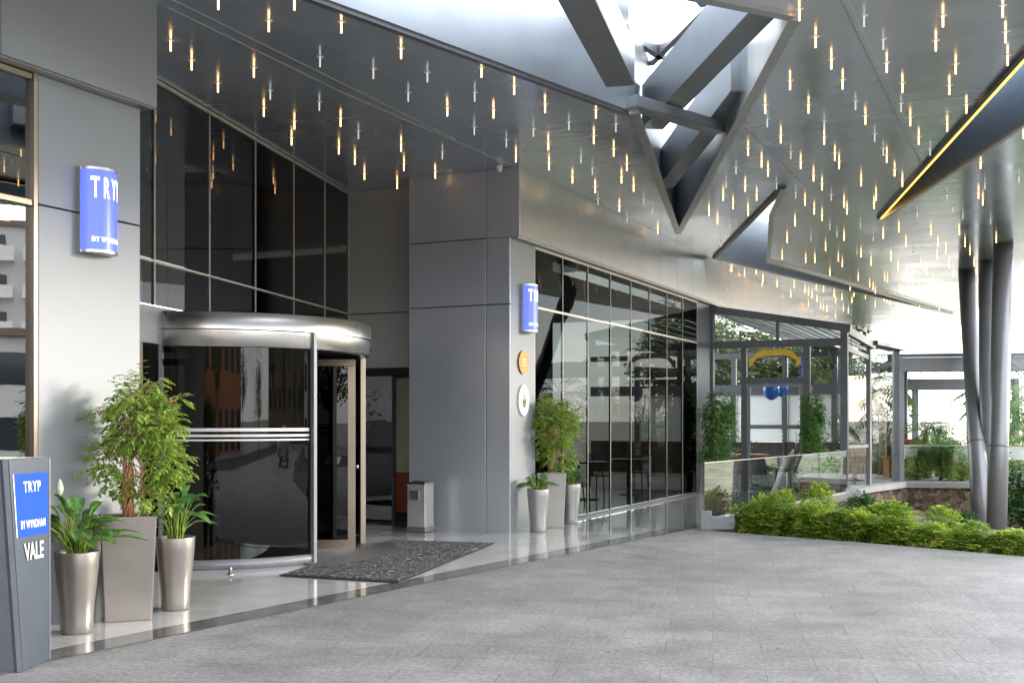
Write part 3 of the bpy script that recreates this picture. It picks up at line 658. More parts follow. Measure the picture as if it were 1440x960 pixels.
# ------------------------------------------------------------------ revolving door
DC = Vector((-3.55, 13.87)); DR = 1.80
rd = thing('revolving_door', 'large revolving door with brushed steel drum and dark curved glass', 'revolving door', (DC.x, DC.y, 0))
dc3 = (DC.x, DC.y, 0)
def ang(d): return R(d)
mb = MB(); mb.lathe([(DR+0.02, 2.57), (DR+0.02, 2.745), (DR, 2.755), (DR-0.5, 2.757)], dc3, 72, R(-103), R(82)); mb.build('upper_ring', M['steel'], rd)
mb = MB(); mb.lathe([(DR-0.12, 2.382), (DR, 2.382), (DR+0.008, 2.39), (DR+0.008, 2.56)], dc3, 72, R(-103), R(82)); mb.build('lower_ring', M['steel'], rd)
mb = MB(); mb.lathe([(0.001, 2.40), (DR-0.13, 2.40)], dc3, 72, R(-103), R(257)); mb.build('drum_ceiling', M['black'], rd)
mb = MB(); mb.lathe([(0.001, 2.75), (DR-0.01, 2.75)], dc3, 72, R(-103), R(82)); mb.build('drum_top', M['steel_dull'], rd)
for a0, a1 in ((-95, -42.5), (25, 80)):
    mb = MB(); mb.lathe([(DR-0.02, 0.11), (DR-0.02, 2.385)], dc3, 40, R(a0), R(a1)); g = mb.build('curved_glass', M['smoke_glass'], rd)
    mb = MB(); mb.lathe([(DR-0.09, 0.005), (DR+0.02, 0.005), (DR+0.02, 0.10), (DR-0.05, 0.112)], dc3, 40, R(a0), R(a1)); mb.build('base_ring', M['frame_light'], rd)
for z0, z1 in ((1.475, 1.51), (1.417, 1.443), (1.373, 1.392)):
    mb = MB(); mb.lathe([(DR-0.012, z0), (DR-0.012, z1)], dc3, 40, R(-94), R(-43.5)); mb.build('white_stripe', M['white'], rd)
def dp(a, r_, z): return (DC.x+r_*math.cos(R(a)), DC.y+r_*math.sin(R(a)), z)
for a, wd in ((-97, 0.10), (-42, 0.045), (26, 0.06)):
    mb = MB(); c_ = dp(a, DR+0.005, 0); mb.box((c_[0], c_[1], 1.285 if a != -97 else 1.39), (0.07, wd, 2.57 if a != -97 else 2.78), R(a)); mb.build('door_post', M['frame_light'] if a != 26 else M['bronze'], rd, bevel=0.004)
for k_, a in enumerate((4, 94, 184, 274)):
    wg = None
    u0, u1 = 0.16, DR-0.17
    mb = MB()
    mb.bar(dp(a, u0, 2.30), dp(a, u1, 2.30), 0.045, 0.08); mb.bar(dp(a, u0, 0.07), dp(a, u1, 0.07), 0.045, 0.12)
    for uu in (u0+0.04, u1-0.045):
        c_ = dp(a, uu, 1.185); mb.box(c_, (0.09, 0.043, 2.14), R(a))
    wg = mb.build('door_wing', M['bronze'], rd)
    mb = MB(); mb.quad(dp(a, u0+0.08, 0.13), dp(a, u1-0.09, 0.13), dp(a, u1-0.09, 2.26), dp(a, u0+0.08, 2.26)); mb.build('wing_glass', M['smoke_glass'], wg, root=rd.location)
mb = MB(); mb.tube([(DC.x, DC.y, 0.012), (DC.x, DC.y, 2.39)], 0.11, 16); mb.build('centre_shaft', M['black'], rd)
mb = MB(); mb.lathe([(0.001, 0.014), (DR-0.1, 0.014)], dc3, 60); mb.build('drum_floor', M['black'], rd)
# ribbed threshold
mb = MB()
for k_ in range(34):
    r_ = 1.0+k_*0.034
    mb.lathe([(r_, 0.016), (r_+0.004, 0.024), (r_+0.018, 0.024), (r_+0.022, 0.016)], dc3, 26, R(-46), R(22))
mb.build('ribbed_grille', M['steel_dull'], rd)
c_ = dp(6, DR+0.01, 2.47); mb = MB(); mb.box(c_, (0.05, 0.12, 0.045), R(6)); mb.build('motion_sensor', M['black'], rd, bevel=0.008)
for a in (-2,):
    mb = MB(); mb.tube([dp(4, DR-0.15, 1.0), dp(4, DR-0.15, 1.05)], 0.02, 10); mb.build('lock', M['steel'], rd)
t_ = thing('door_stop', 'small steel stop bolt on the floor in front of the revolving door', 'door stop', (-2.93, 11.9, 0))
t_.location = ((324-720)/1600*11.75, 11.75, 0)
mb = MB(); mb.lathe([(0.035, 0.004), (0.035, 0.012), (0.018, 0.014), (0.016, 0.075), (0.012, 0.082), (0.0005, 0.083)], tuple(t_.location), 16); mb.build('bolt', M['steel'], t_)

# carpet
mc = [(-2.33, 11.68), (-1.12, 11.2), (-0.27, 14.6), (-1.60, 14.95)]
mb = MB(); mb.prism(mc, 0.010, 0.022); cpt = thing('entrance_mat', 'black entrance mat with white scroll pattern lying in front of the revolving door', 'mat', (-1.3, 13.1, 0))
mb.build('carpet', M['mat'], cpt)
cm = Vector((-1.33, 13.11)); mb = MB(); mb.prism([tuple(cm+(Vector(p)-cm)*1.045) for p in mc], 0.009, 0.017); mb.build('rubber_edge', M['rubber'], cpt)

# ------------------------------------------------------------------ litter bin
bx, by = -1.31, 16.30
lb = thing('litter_bin', 'stainless steel litter bin with square flap beside the side entrance', 'bin', (bx, by, 0))
ra = math.atan2(NN.y, NN.x)
mb = MB(); mb.box((bx, by, 0.37), (0.29, 0.26, 0.62), ra); mb.build('body', M['bin_steel'], lb, bevel=0.008)
mb = MB(); mb.box((bx, by, 0.045), (0.31, 0.28, 0.07), ra); mb.build('base', M['steel_dull'], lb, bevel=0.004)
mb = MB(); mb.box((bx, by, 0.695), (0.32, 0.29, 0.03), ra); mb.build('lid', M['steel'], lb, bevel=0.006)
fx = Vector((bx, by))-D*0.134
mb = MB(); mb.box((fx.x-0.02, fx.y, 0.53), (0.15, 0.014, 0.13), ra); mb.build('flap', M['steel_dull'], lb, bevel=0.004)
mb = MB(); mb.box((bx, by, 0.716), (0.20, 0.17, 0.012), ra); mb.build('ash_tray', M['black'], lb)

# ------------------------------------------------------------------ signs and writing
def text_verts(txt, size, bold=0.0, sx=1.0, spacing=1.0):
    cu = bpy.data.curves.new('t', 'FONT'); cu.body = txt; cu.size = size; cu.align_x = 'CENTER'; cu.align_y = 'CENTER'
    cu.offset = bold; cu.space_character = spacing; cu.resolution_u = 4
    o = bpy.data.objects.new('t', cu); C.objects.link(o); dg = bpy.context.evaluated_depsgraph_get(); dg.update()
    me = bpy.data.meshes.new_from_object(o.evaluated_get(dg)); vs = [(v.co.x*sx, v.co.y) for v in me.vertices]; fs = [tuple(p.vertices) for p in me.polygons]
    bpy.data.objects.remove(o); bpy.data.curves.remove(cu); bpy.data.meshes.remove(me); return vs, fs
def subdiv_text(vs, fs, step):
    # split long triangles so the text can follow a curved face
    bm = bmesh.new(); bv = [bm.verts.new((v[0], v[1], 0)) for v in vs]
    for f in fs:
        try: bm.faces.new([bv[i] for i in f])
        except ValueError: pass
    bmesh.ops.triangulate(bm, faces=bm.faces[:])
    for _ in range(3):
        es = [e for e in bm.edges if e.calc_length() > step]
        if not es: break
        bmesh.ops.subdivide_edges(bm, edges=es, cuts=1); bmesh.ops.triangulate(bm, faces=bm.faces[:])
    bm.verts.index_update(); r = [(v.co.x, v.co.y) for v in bm.verts], [tuple(v.index for v in f.verts) for f in bm.faces]; bm.free(); return r
def curved_sign(P, s_c, n0, zc, label):
    """backlit sign with a bulging face, fixed flat on the wall running along D"""
    W, Hh, dep = 0.345, 0.685, 0.035
    base = P(s_c, n0)
    t_ = thing('backlit_sign', label, 'sign', (base[0], base[1], zc), 'blue backlit wall signs')
    bulge = 0.145
    def pt(u, v, e=0.0):
        x = u/(W/2); nn = n0+dep+bulge*(1-x*x)**0.5+e if abs(x) < 1 else n0+dep+e
        return P(s_c+u, nn, zc+v)
    n_ = 24
    mb = MB(); vs = []
    for i in range(n_+1):
        th = PI*i/n_; u = -W/2*math.cos(th)*0.999
        vs += [pt(u, -Hh/2+0.02), pt(u, Hh/2-0.02)]
    mb.add(vs, [(2*i, 2*i+2, 2*i+3, 2*i+1) for i in range(n_)], True); mb.build('blue_face', M['blue_lit'], t_)
    for zz, hh in ((Hh/2-0.01, 0.02), (-Hh/2+0.01, 0.02)):
        poly = [P(s_c-W/2-0.006, n0)]+[pt(-W/2*math.cos(PI*i/n_), 0, 0.006)[:2] for i in range(n_+1)]+[P(s_c+W/2+0.006, n0)]
        mb = MB(); mb.prism(poly, zc+zz-hh/2, zc+zz+hh/2); mb.build('end_cap', M['steel'], t_)
    for s_ in (-1, 1):
        mb = MB(); pbox(mb, P, s_c+s_*(W/2+0.004)-0.006, s_c+s_*(W/2+0.004)+0.006, n0, n0+dep+0.008, zc-Hh/2, zc+Hh/2); mb.build('side_casing', M['steel'], t_)
    for txt, size, v0, sx_, sp, bold in (('TRYP', 0.235, 0.17, 0.38, 1.62, 0.004), ('BY WYNDHAM', 0.052, -0.24, 0.72, 1.15, 0.0015)):
        vs, fs = text_verts(txt, size, bold, sx_, sp); vs, fs = subdiv_text(vs, fs, 0.02)
        mb = MB(); mb.add([pt(max(-W/2*0.985, min(W/2*0.985, x)), v0+y, 0.003) for x, y in vs], fs); mb.build('lettering', M['letter_lit'], t_)
    return t_
curved_sign(A, 0.46, 0.0, 3.29, 'tall blue backlit sign with curved face on the near left pillar')
curved_sign(B, 0.52, 0.002, 3.215, 'blue backlit sign on the narrow side of the far pillar, above the round plaques')
def disc_plaque(s_c, zc, rx, rz, m, label, rim):
    c_ = B(s_c, 0.002); t_ = thing('wall_plaque', label, 'plaque', (c_[0], c_[1], zc))
    n_ = 40
    def ell(k_, f, nn): return B(s_c+rx*f*math.cos(2*PI*k_/n_), nn, zc+rz*f*math.sin(2*PI*k_/n_))
    vs = [ell(k_, 1, 0.002) for k_ in range(n_)]+[ell(k_, 1, 0.03) for k_ in range(n_)]
    mb = MB(); mb.add(vs, [(k_, (k_+1) % n_, n_+(k_+1) % n_, n_+k_) for k_ in range(n_)]); mb.build('rim', rim, t_)
    mb = MB(); mb.add([ell(k_, 1, 0.03) for k_ in range(n_)], [tuple(range(n_))]); mb.build('face', m, t_)
    return t_
pl1 = disc_plaque(0.42, 2.43, 0.17, 0.17, M['gold'], 'round orange brown plaque below the far blue sign', M['wood'])
for r_ in (0.145, 0.095):
    mb = MB(); n_ = 40; vs = []
    for k_ in range(n_):
        a = 2*PI*k_/n_
        for rr in (r_, r_-0.010): vs.append(B(0.42+rr*math.cos(a), 0.034, 2.43+rr*math.sin(a)))
    mb.add(vs, [(2*k_, 2*((k_+1) % n_), 2*((k_+1) % n_)+1, 2*k_+1) for k_ in range(n_)]); mb.build('ring_mark', M['wood'], pl1)
for dz in (0.045, 0.0, -0.045):
    mb = MB(); mb.quad(B(0.36, 0.034, 2.425+dz), B(0.48, 0.034, 2.425+dz), B(0.48, 0.034, 2.44+dz), B(0.36, 0.034, 2.44+dz)); mb.build('line_mark', M['cream'], pl1)
pl2 = disc_plaque(0.42, 1.88, 0.18, 0.225, M['plastic_white'], 'white oval plaque with a small green emblem under the orange plaque', M['white'])
for (du, dz, ru, rz_) in ((-0.03, -0.02, 0.03, 0.045), (0.035, -0.015, 0.03, 0.045), (0.0, -0.08, 0.045, 0.025), (0.005, 0.06, 0.012, 0.035)):
    mb = MB(); mb.add([B(0.42+du+ru*math.cos(a*PI/8), 0.035, 1.88+dz+rz_*math.sin(a*PI/8)) for a in range(16)], [tuple(range(16))]); mb.build('emblem', M['leaf_mid'], pl2)

# totem
TB = [Vector((-3.12, 7.21, 0.003)), Vector((-3.105, 7.62, 0.003))]; TT = [Vector((-3.185, 7.14, 1.35)), Vector((-3.082, 7.56, 1.35))]
tm = thing('valet_totem', 'slate grey tapering sign totem with blue square at the left edge', 'totem', (-3.2, 7.4, 0))
def fpt(u, v, e=0.0):
    """u 0..1 near to far, v 0..1 bottom to top, e outwards"""
    p = TB[0].lerp(TB[1], u).lerp(TT[0].lerp(TT[1], u), v); return (p.x+e, p.y-e*0.05, p.z)
lw = Vector((-0.9, 0.02, 0))
mb = MB()
q = [TB[0]+Vector((-0.03, 0.01, 0)), TB[1]+Vector((-0.03, 0, 0)), TB[1]+Vector((-0.85, 0.0, 0)), TB[0]+Vector((-0.85, 0.05, 0)), TT[0]+Vector((-0.03, 0.01, 0)), TT[1]+Vector((-0.03, 0, 0)), TT[1]+Vector((-0.85, 0, 0)), TT[0]+Vector((-0.85, 0.05, 0))]
mb.add(q, [(3, 2, 1, 0), (4, 5, 6, 7), (0, 1, 5, 4), (1, 2, 6, 5), (2, 3, 7, 6), (3, 0, 4, 7)]); mb.build('body', M['totem_side'], tm)
def fgrid(u0, u1, v0, v1, e, nu=4, nv=12):
    mb = MB(); vs = [fpt(u0+(u1-u0)*i/nu, v0+(v1-v0)*j/nv, e) for j in range(nv+1) for i in range(nu+1)]
    return mb.add(vs, [(j*(nu+1)+i, j*(nu+1)+i+1, (j+1)*(nu+1)+i+1, (j+1)*(nu+1)+i) for j in range(nv) for i in range(nu)])
fgrid(0.05, 1, 0, 1, 0.012).build('front_panel', M['totem'], tm)
mb = MB(); mb.bar(fpt(0.02, 0, -0.012), fpt(0.02, 1, -0.012), 0.045, 0.035); mb.build('groove', M['groove'], tm)
mb = MB(); mb = fgrid(0.97, 1, 0, 1, 0.015, 1); mb.build('edge_strip', M['frame_light'], tm)
mb = MB(); q2 = [Vector(p)+Vector((0, 0, 0.003)) for p in (TT[0], TT[1], TT[1]+Vector((-0.85, 0, 0)), TT[0]+Vector((-0.85, 0.05, 0)))]; mb.add(q2, [(0, 1, 2, 3)]); mb.build('top_cap', M['white'], tm)
def zv(z): return z/1.35
sgp = MB(); u0, u1, v0, v1 = 0.13, 0.93, zv(0.85), zv(1.255)
sgp = fgrid(u0, u1, v0, v1, 0.017); bs = sgp.build('blue_plate', M['blue'], tm)
mb = MB(); mb = fgrid(u0-0.025, u0, v0, v1, 0.016, 1); mb.build('plate_edge', M['white'], tm)
for txt, size, z_, sx_, sp, bold in (('TRYP', 0.098, 1.165, 0.66, 1.2, 0.002), ('BY WYNDHAM', 0.072, 0.925, 0.50, 1.1, 0.0018), ('VALE', 0.155, 0.745, 0.60, 1.0, 0.003)):
    vs, fs = text_verts(txt, size, bold, sx_, sp)
    mb = MB(); mb.add([fpt(0.53+x/0.41, zv(z_+y), 0.020) for x, y in vs], fs); mb.build('lettering', M['letter'], tm)

# ------------------------------------------------------------------ plants
def leaf_quad(mb, p, d, up, ln, wd, fold=0.25):
    side = d.cross(up)
    if side.length < 1e-4: side = d.orthogonal()
    side.normalize(); nrm = side.cross(d).normalized()
    m_ = p+d*ln*0.45-nrm*wd*fold
    t_ = p+d*ln-nrm*ln*0.12
    o = len(mb.v)
    mb.v += [tuple(p), tuple(m_+side*wd/2+nrm*wd*fold*0.8), tuple(t_), tuple(m_-side*wd/2+nrm*wd*fold*0.8), tuple(m_)]
    mb.f += [(o, o+1, o+4), (o+1, o+2, o+4), (o+2, o+3, o+4), (o+3, o, o+4)]; mb.sm += [False]*4
def rv(): 
    while True:
        v = Vector((random.uniform(-1, 1), random.uniform(-1, 1), random.uniform(-1, 1)))
        if 0.05 < v.length < 1: return v
def sprays(mb, twigs, lobes, n, leaf, droop=0.6, tw_r=0.002, nleaf=(6, 11), length=0.14, asp=0.42):
    for _ in range(n):
        c_, rad = random.choices(lobes, weights=[l[1][0]*l[1][2]*l[1][2] for l in lobes])[0]
        v = rv(); v = v.normalized()*(v.length**0.45)
        p = Vector((c_[0]+v.x*rad[0], c_[1]+v.y*rad[1], c_[2]+v.z*rad[2]))
        d = (Vector((v.x, v.y, v.z*0.6+0.25))+rv()*0.6).normalized()
        ln = length*random.uniform(0.6, 1.4); k = random.randint(*nleaf); pts = [p-d*ln*0.5]
        for i in range(k):
            d = (d+Vector((0, 0, -droop/k))+rv()*0.12).normalized(); pts.append(pts[-1]+d*ln/k)
            side = d.cross(Vector((0, 0, 1))); side = side.normalized() if side.length > 0.01 else Vector((1, 0, 0))
            ld = (d*0.7+side*(1 if i % 2 else -1)*0.8+rv()*0.35+Vector((0, 0, -droop*0.4))).normalized()
            s_ = leaf*random.uniform(0.7, 1.25)
            leaf_quad(mb, pts[-1], ld, Vector((0, 0, 1))+rv()*0.4, s_, s_*asp)
        if twigs is not None and random.random() < 0.35: twigs.tube(pts[::max(1, k//3)], tw_r, 4, False)
def round_planter(name, loc, m, label, group):
    t_ = thing(name, label, 'planter', loc, group); x, y, z = loc
    mb = MB(); mb.lathe([(0.001, 0.0), (0.112, 0.0), (0.118, 0.012), (0.119, 0.10), (0.126, 0.22), (0.142, 0.36), (0.156, 0.50), (0.162, 0.605), (0.160, 0.612), (0.150, 0.612), (0.148, 0.57)], loc, 40); mb.build('pot', m, t_)
    mb = MB(); mb.lathe([(0.001, 0.575), (0.149, 0.565)], loc, 24); mb.build('soil', M['soil'], t_)
    return t_
def square_planter(loc, m, label, group, rz, h=0.82):
    t_ = thing('square_planter', label, 'planter', loc, group); x, y, z = loc
    mb = MB(); mb.box((x, y, h/2), (0.36, 0.36, h), rz, (1.19, 1.19)); mb.build('pot', m, t_, bevel=0.012)
    mb = MB(); 
    for sx_, sy_ in ((1, 0), (-1, 0), (0, 1), (0, -1)):
        c_ = Matrix.Rotation(rz, 2) @ Vector((sx_*0.202, sy_*0.202)); mb.box((x+c_.x, y+c_.y, h+0.006), (0.03 if sx_ else 0.435, 0.435 if sx_ else 0.03, 0.014), rz)
    mb.build('rim', m, t_)
    mb = MB(); mb.box((x, y, h+0.002), (0.37, 0.37, 0.008), rz); mb.build('soil', M['soil'], t_)
    return t_
def lily(loc, seed, label, nl=42, spread=0.34, hh=0.42, flower=True):
    random.seed(seed); x, y, z0 = loc
    t_ = thing('peace_lily', label, 'plant', loc); lm = MB(); sm_ = MB()
    for i in range(nl):
        a = random.uniform(0, 2*PI); out = random.uniform(0.25, 1.0); H_ = hh*random.uniform(0.55, 1.05)*(1.1-0.35*out)
        r0 = random.uniform(0, 0.07); b0 = Vector((x+r0*math.cos(a), y+r0*math.sin(a), z0))
        stem_l = 0.55; dirx = Vector((math.cos(a), math.sin(a), 0)); pts = []
        tot = 12; reach = spread*out
        for k in range(tot+1):
            f = k/tot
            zz = H_*(1.9*f-1.15*f*f*(0.55+out*0.75)); pts.append(b0+dirx*reach*(f**1.5)+Vector((0, 0, zz)))
        sm_.tube(pts[:8:2], [0.0055, 0.005, 0.004, 0.003][:len(pts[:8:2])], 5, False)
        wmax = random.uniform(0.055, 0.095); o = len(lm.v); kk = list(range(6, tot+1)); side = dirx.cross(Vector((0, 0, 1))); side = (side+rv()*0.25).normalized()
        for j, k in enumerate(kk):
            f = j/(len(kk)-1); wd = wmax*math.sin(PI*min(1, f*0.92+0.04))**0.75*(1 if f < 0.97 else 0.1)
            lm.v += [tuple(pts[k]+side*wd/2+Vector((0, 0, wd*0.22))), tuple(pts[k]), tuple(pts[k]-side*wd/2+Vector((0, 0, wd*0.22)))]
        for j in range(len(kk)-1):
            for c_ in (0, 1): lm.f.append((o+3*j+c_, o+3*j+c_+1, o+3*j+4+c_, o+3*j+3+c_)); lm.sm.append(True)
    lm.build('leaves', M['leaf_lily'], t_); sm_.build('stems', M['leaf_bright'], t_)
    if flower:
        fx_ = Vector((x-0.10, y-0.02, z0)); mb = MB(); mb.tube([Vector((x-0.02, y, z0)), fx_+Vector((0.02, 0, 0.3)), fx_+Vector((-0.02, 0, 0.46))], 0.004, 6); mb.build('flower_stalk', M['leaf_bright'], t_)
        mb = MB(); mb.lathe([(0.001, 0), (0.022, 0.03), (0.028, 0.06), (0.018, 0.10), (0.001, 0.135)], (fx_.x-0.02, fx_.y, fx_.z+0.455), 10); mb.build('flower', M['spathe'], t_)
    return t_
def ficus(loc, lobes, seed, label, nspray, leaf, stems=9, hst=0.75, droop=0.8, m='leaf', spread=0.1, length=0.14):
    random.seed(seed); x, y, z0 = loc; t_ = thing('ficus_tree', label, 'plant', loc)
    st = MB()
    for i in range(stems):
        a = 2*PI*i/stems; pts = []; tw = random.uniform(2.5, 4.5); rr = random.uniform(0.025, 0.05)
        tgt = random.choice(lobes)[0]
        for k in range(11):
            f = k/10; aa = a+tw*f*1.5; r_ = rr*(1.1-0.5*f)
            p = Vector((x+r_*math.cos(aa), y+r_*math.sin(aa), z0+hst*f))
            if f > 0.55: p = p.lerp(Vector(tgt), (f-0.55)*0.9)
            pts.append(p)
        pts.append(Vector(tgt)+rv()*0.05)
        st.tube(pts, [0.011-0.0007*k for k in range(12)], 7)
        for b_ in range(5):
            p = pts[random.randint(5, 10)]; l_ = random.choice(lobes); q = Vector(l_[0])+Vector((rv().x*l_[1][0]*0.7, rv().y*l_[1][1]*0.7, rv().z*l_[1][2]*0.7))
            st.tube([p, p.lerp(q, 0.5)+Vector((0, 0, 0.04)), q], [0.005, 0.0035, 0.002], 5)
    st.build('stems', M['stem'], t_)
    lf = MB(); tw_ = MB(); sprays(lf, tw_, lobes, nspray, leaf, droop, 0.0018, length=length); lf.build('foliage', M[m], t_); tw_.build('twigs', M['stem'], t_)
    return t_
# left group
round_planter('round_planter', (-3.27, 8.55, 0.004), M['planter'], 'tall round taupe planter beside the totem, leftmost of the group', 'tall round planters')
round_planter('round_planter', (-2.84, 9.60, 0.004), M['planter'], 'tall round taupe planter in front of the revolving door', 'tall round planters')
square_planter((-3.10, 9.18, 0.004), M['planter'], 'large square tapered taupe planter between two round planters', 'square planters', R(20))
lily((-3.27, 8.55, 0.57), 11, 'lily plant with long arching leaves and a pale flower bud beside the totem', 60, 0.50, 0.46)
lily((-2.84, 9.60, 0.57), 23, 'upright lily plant with broad leaves in front of the revolving door', 38, 0.40, 0.50, False)
def LP(px, py, y, r): return ((((px-720)/1600*y), y, 1.6-(py-590)/1600*y), r)
fy = 9.18
lob = [LP(195, 590, fy, (0.24, 0.22, 0.26)), LP(190, 555, fy, (0.20, 0.18, 0.15)), LP(145, 645, fy-0.05, (0.12, 0.14, 0.14)), LP(142, 578, fy, (0.10, 0.1, 0.06)), LP(243, 560, fy, (0.12, 0.12, 0.08)),
       LP(235, 640, fy+0.05, (0.15, 0.17, 0.26)), LP(225, 600, fy, (0.17, 0.18, 0.2)), LP(190, 680, fy+0.1, (0.13, 0.12, 0.12)), LP(165, 610, fy+0.1, (0.1, 0.1, 0.18)), LP(232, 700, fy, (0.10, 0.12, 0.10)), LP(160, 665, fy, (0.13, 0.13, 0.16)), LP(205, 700, fy-0.05, (0.12, 0.1, 0.08)), LP(205, 535, fy, (0.16, 0.14, 0.08))]
ficus((-3.10, 9.18, 0.82), lob, 5, 'big bushy ficus tree with orange stems in the left square planter', 760, 0.056, 11, 0.9)
# middle group
round_planter('round_planter', (0.375, 16.25, 0.004), M['planter_pale'], 'tall round silver planter in front of the far pillar edge, left of its group', 'tall round planters')
square_planter((0.58, 17.0, 0.004), M['planter_pale'], 'square silver planter standing between two round ones at the far pillar', 'square planters', R(2), 0.80)
round_planter('round_planter', (0.90, 17.55, 0.004), M['planter_pale'], 'tall round silver planter against the restaurant window, behind the square one', 'tall round planters')
lily((0.375, 16.25, 0.57), 31, 'low lily plant with dense leaves in the silver planter by the far pillar', 46, 0.30, 0.26, False)
lily((0.90, 17.55, 0.57), 37, 'lily plant against the restaurant glass behind the round clipped ficus', 34, 0.26, 0.34, False)
fy = 16.98
lob = [LP(778, 600, fy, (0.36, 0.33, 0.34)), LP(770, 580, fy, (0.30, 0.3, 0.22)), LP(785, 640, fy, (0.27, 0.26, 0.20)), LP(755, 625, fy, (0.2, 0.2, 0.2)), LP(798, 585, fy, (0.2, 0.2, 0.2))]
ficus((0.58, 17.0, 0.80), lob, 8, 'round clipped ficus tree with pale green leaves beside the far pillar', 800, 0.06, 9, 0.8, 0.5)
# bamboo like column plants
def column_plant(loc, w_, h0, h1, seed, label, pot=True):
    random.seed(seed); x, y, z = loc; t_ = thing('column_plant', label, 'plant', loc)
    st = MB()
    for i in range(7):
        a = random.uniform(0, 2*PI); r_ = random.uniform(0.02, w_*0.35); b_ = Vector((x+r_*math.cos(a), y+r_*math.sin(a), z+0.3))
        st.tube([b_, b_+Vector((random.uniform(-.04, .04), 0, (h1-h0)*0.5)), b_+Vector((random.uniform(-.1, .1), random.uniform(-.1, .1), h1-0.35))], [0.011, 0.009, 0.004], 6)
    st.build('stems', mat('pale_bamboo_stem_%d' % seed, (0.45, 0.40, 0.18), 0.6), t_)
    lobes = [((x+random.uniform(-.06, .06), y+random.uniform(-.05, .05), z+h0+(h1-h0)*f), (w_*random.uniform(0.42, 0.56), w_*0.45, 0.24)) for f in (0.06, 0.2, 0.35, 0.5, 0.65, 0.8, 0.93)]
    lf = MB(); sprays(lf, None, lobes, 900, 0.075, 0.7, length=0.16); lf.build('foliage', M['leaf_mid'], t_)
    return t_
def box_pot(loc, label, sz=(0.42, 0.42, 0.42)):
    t_ = thing('box_planter', label, 'planter', loc, 'terracotta box planters'); x, y, z = loc
    mb = MB(); mb.box((x, y, z+sz[2]/2), sz, FACE, (1.1, 1.1)); mb.build('pot', M['terracotta'], t_, bevel=0.01)
    mb = MB(); mb.box((x, y, z+sz[2]+0.003), (0.38, 0.38, 0.01), FACE); mb.build('soil', M['soil'], t_)
p1 = B(9.6, 0.42); p2 = B(10.25, 2.35)
box_pot((p1[0], p1[1], 0.004), 'terracotta box planter at the corner of window wall and glass pavilion')
box_pot((p2[0], p2[1], 0.004), 'terracotta box planter right of the pavilion door')
column_plant((p1[0], p1[1], 0.1), 0.62, 0.4, 2.0, 3, 'tall column shaped leafy plant left of the pavilion door')
column_plant((p2[0], p2[1], 0.1), 0.42, 0.4, 1.95, 4, 'slim column shaped leafy plant right of the pavilion door')

# ------------------------------------------------------------------ shrubs of the bed
random.seed(77)
def shrub_mesh(seed, w_, h, m, leaf=0.055, n=750):
    random.seed(seed); t_ = bpy.data.objects.new('shrub', None); C.objects.link(t_)
    st = MB()
    for i in range(9):
        a = random.uniform(0, 2*PI); e = Vector((math.cos(a)*w_*0.7*random.random(), math.sin(a)*w_*0.7*random.random(), h*random.uniform(0.6, 0.9)))
        st.tube([(0, 0, -0.15), e*0.5+Vector((0, 0, .03)), e], [0.012, 0.008, 0.003], 5)
    lobes = []
    for i in range(7):
        a = random.uniform(0, 2*PI); r_ = random.uniform(0, 0.55)*w_
        lobes.append(((r_*math.cos(a), r_*math.sin(a), h*random.uniform(0.3, 0.78)), (w_*random.uniform(0.3, 0.5), w_*random.uniform(0.3, 0.5), h*random.uniform(0.22, 0.36))))
    lobes.append(((0, 0, h*0.3), (w_*0.75, w_*0.75, h*0.28)))
    lf = MB(); sprays(lf, None, lobes, n, leaf, 0.1, nleaf=(5, 8), length=0.09, asp=0.62)
    a_ = lf.build('foliage', m, t_); b_ = st.build('stems', M['bark'], t_); return t_
prot = {}
for nm, m, h in (('bright', M['leaf_bright'], 0.66), ('mid', M['leaf_bright'], 0.55), ('dark', M['leaf_dark'], 0.75)):
    for k_ in range(2): prot[(nm, k_)] = [shrub_mesh(hash((len(nm), k_)) % 1000+k_*7+len(prot), 0.42, h, m), False]
ordw = ['first', 'second', 'third', 'fourth', 'fifth', 'sixth', 'seventh', 'eighth', 'ninth', 'tenth', 'eleventh', 'twelfth', 'thirteenth', 'fourteenth', 'fifteenth', 'sixteenth', 'seventeenth', 'eighteenth', 'nineteenth']
def put_shrub(kind, k_, loc, rz, s_, label, group):
    pr = prot[(kind, k_)]
    if not pr[1]:
        o = pr[0]; pr[1] = True; o.location = loc; o.rotation_euler = (0, 0, rz); o.scale = s_; tag(o, label, 'shrub', group)
    else: copy_tree(pr[0], loc, label, rz, s_, group)
random.seed(12)
def along(poly, f):
    ls = [(Vector(poly[i+1])-Vector(poly[i])).length for i in range(len(poly)-1)]; tot = sum(ls)*f
    for i, l_ in enumerate(ls):
        if tot <= l_ or i == len(ls)-1: return Vector(poly[i]).lerp(Vector(poly[i+1]), tot/l_)
        tot -= l_
front = [(3.35, 16.35), (4.75, 14.95), (6.15, 13.45), (9.4, 10.5)]
for i in range(19):
    p = along(front, i/18.4); inw = Vector((0.66, 0.75))*0.30
    sc_ = (1.12-0.022*i)*random.uniform(0.92, 1.08); q = p+inw+Vector((random.uniform(-.06, .06), random.uniform(-.06, .06)))
    hz = max(0.52, 1.0-0.052*i)*random.uniform(0.92, 1.08)
    put_shrub('bright' if i % 3 else 'mid', i % 2, (q.x, q.y, -0.10), random.uniform(0, 6), (sc_, sc_, hz), 'low yellow green shrub, %s from the balustrade in the kerb row' % ordw[i], 'kerb row of shrubs')
second = [(4.0, 17.5), (5.3, 16.4), (6.9, 15.0), (9.6, 13.0)]
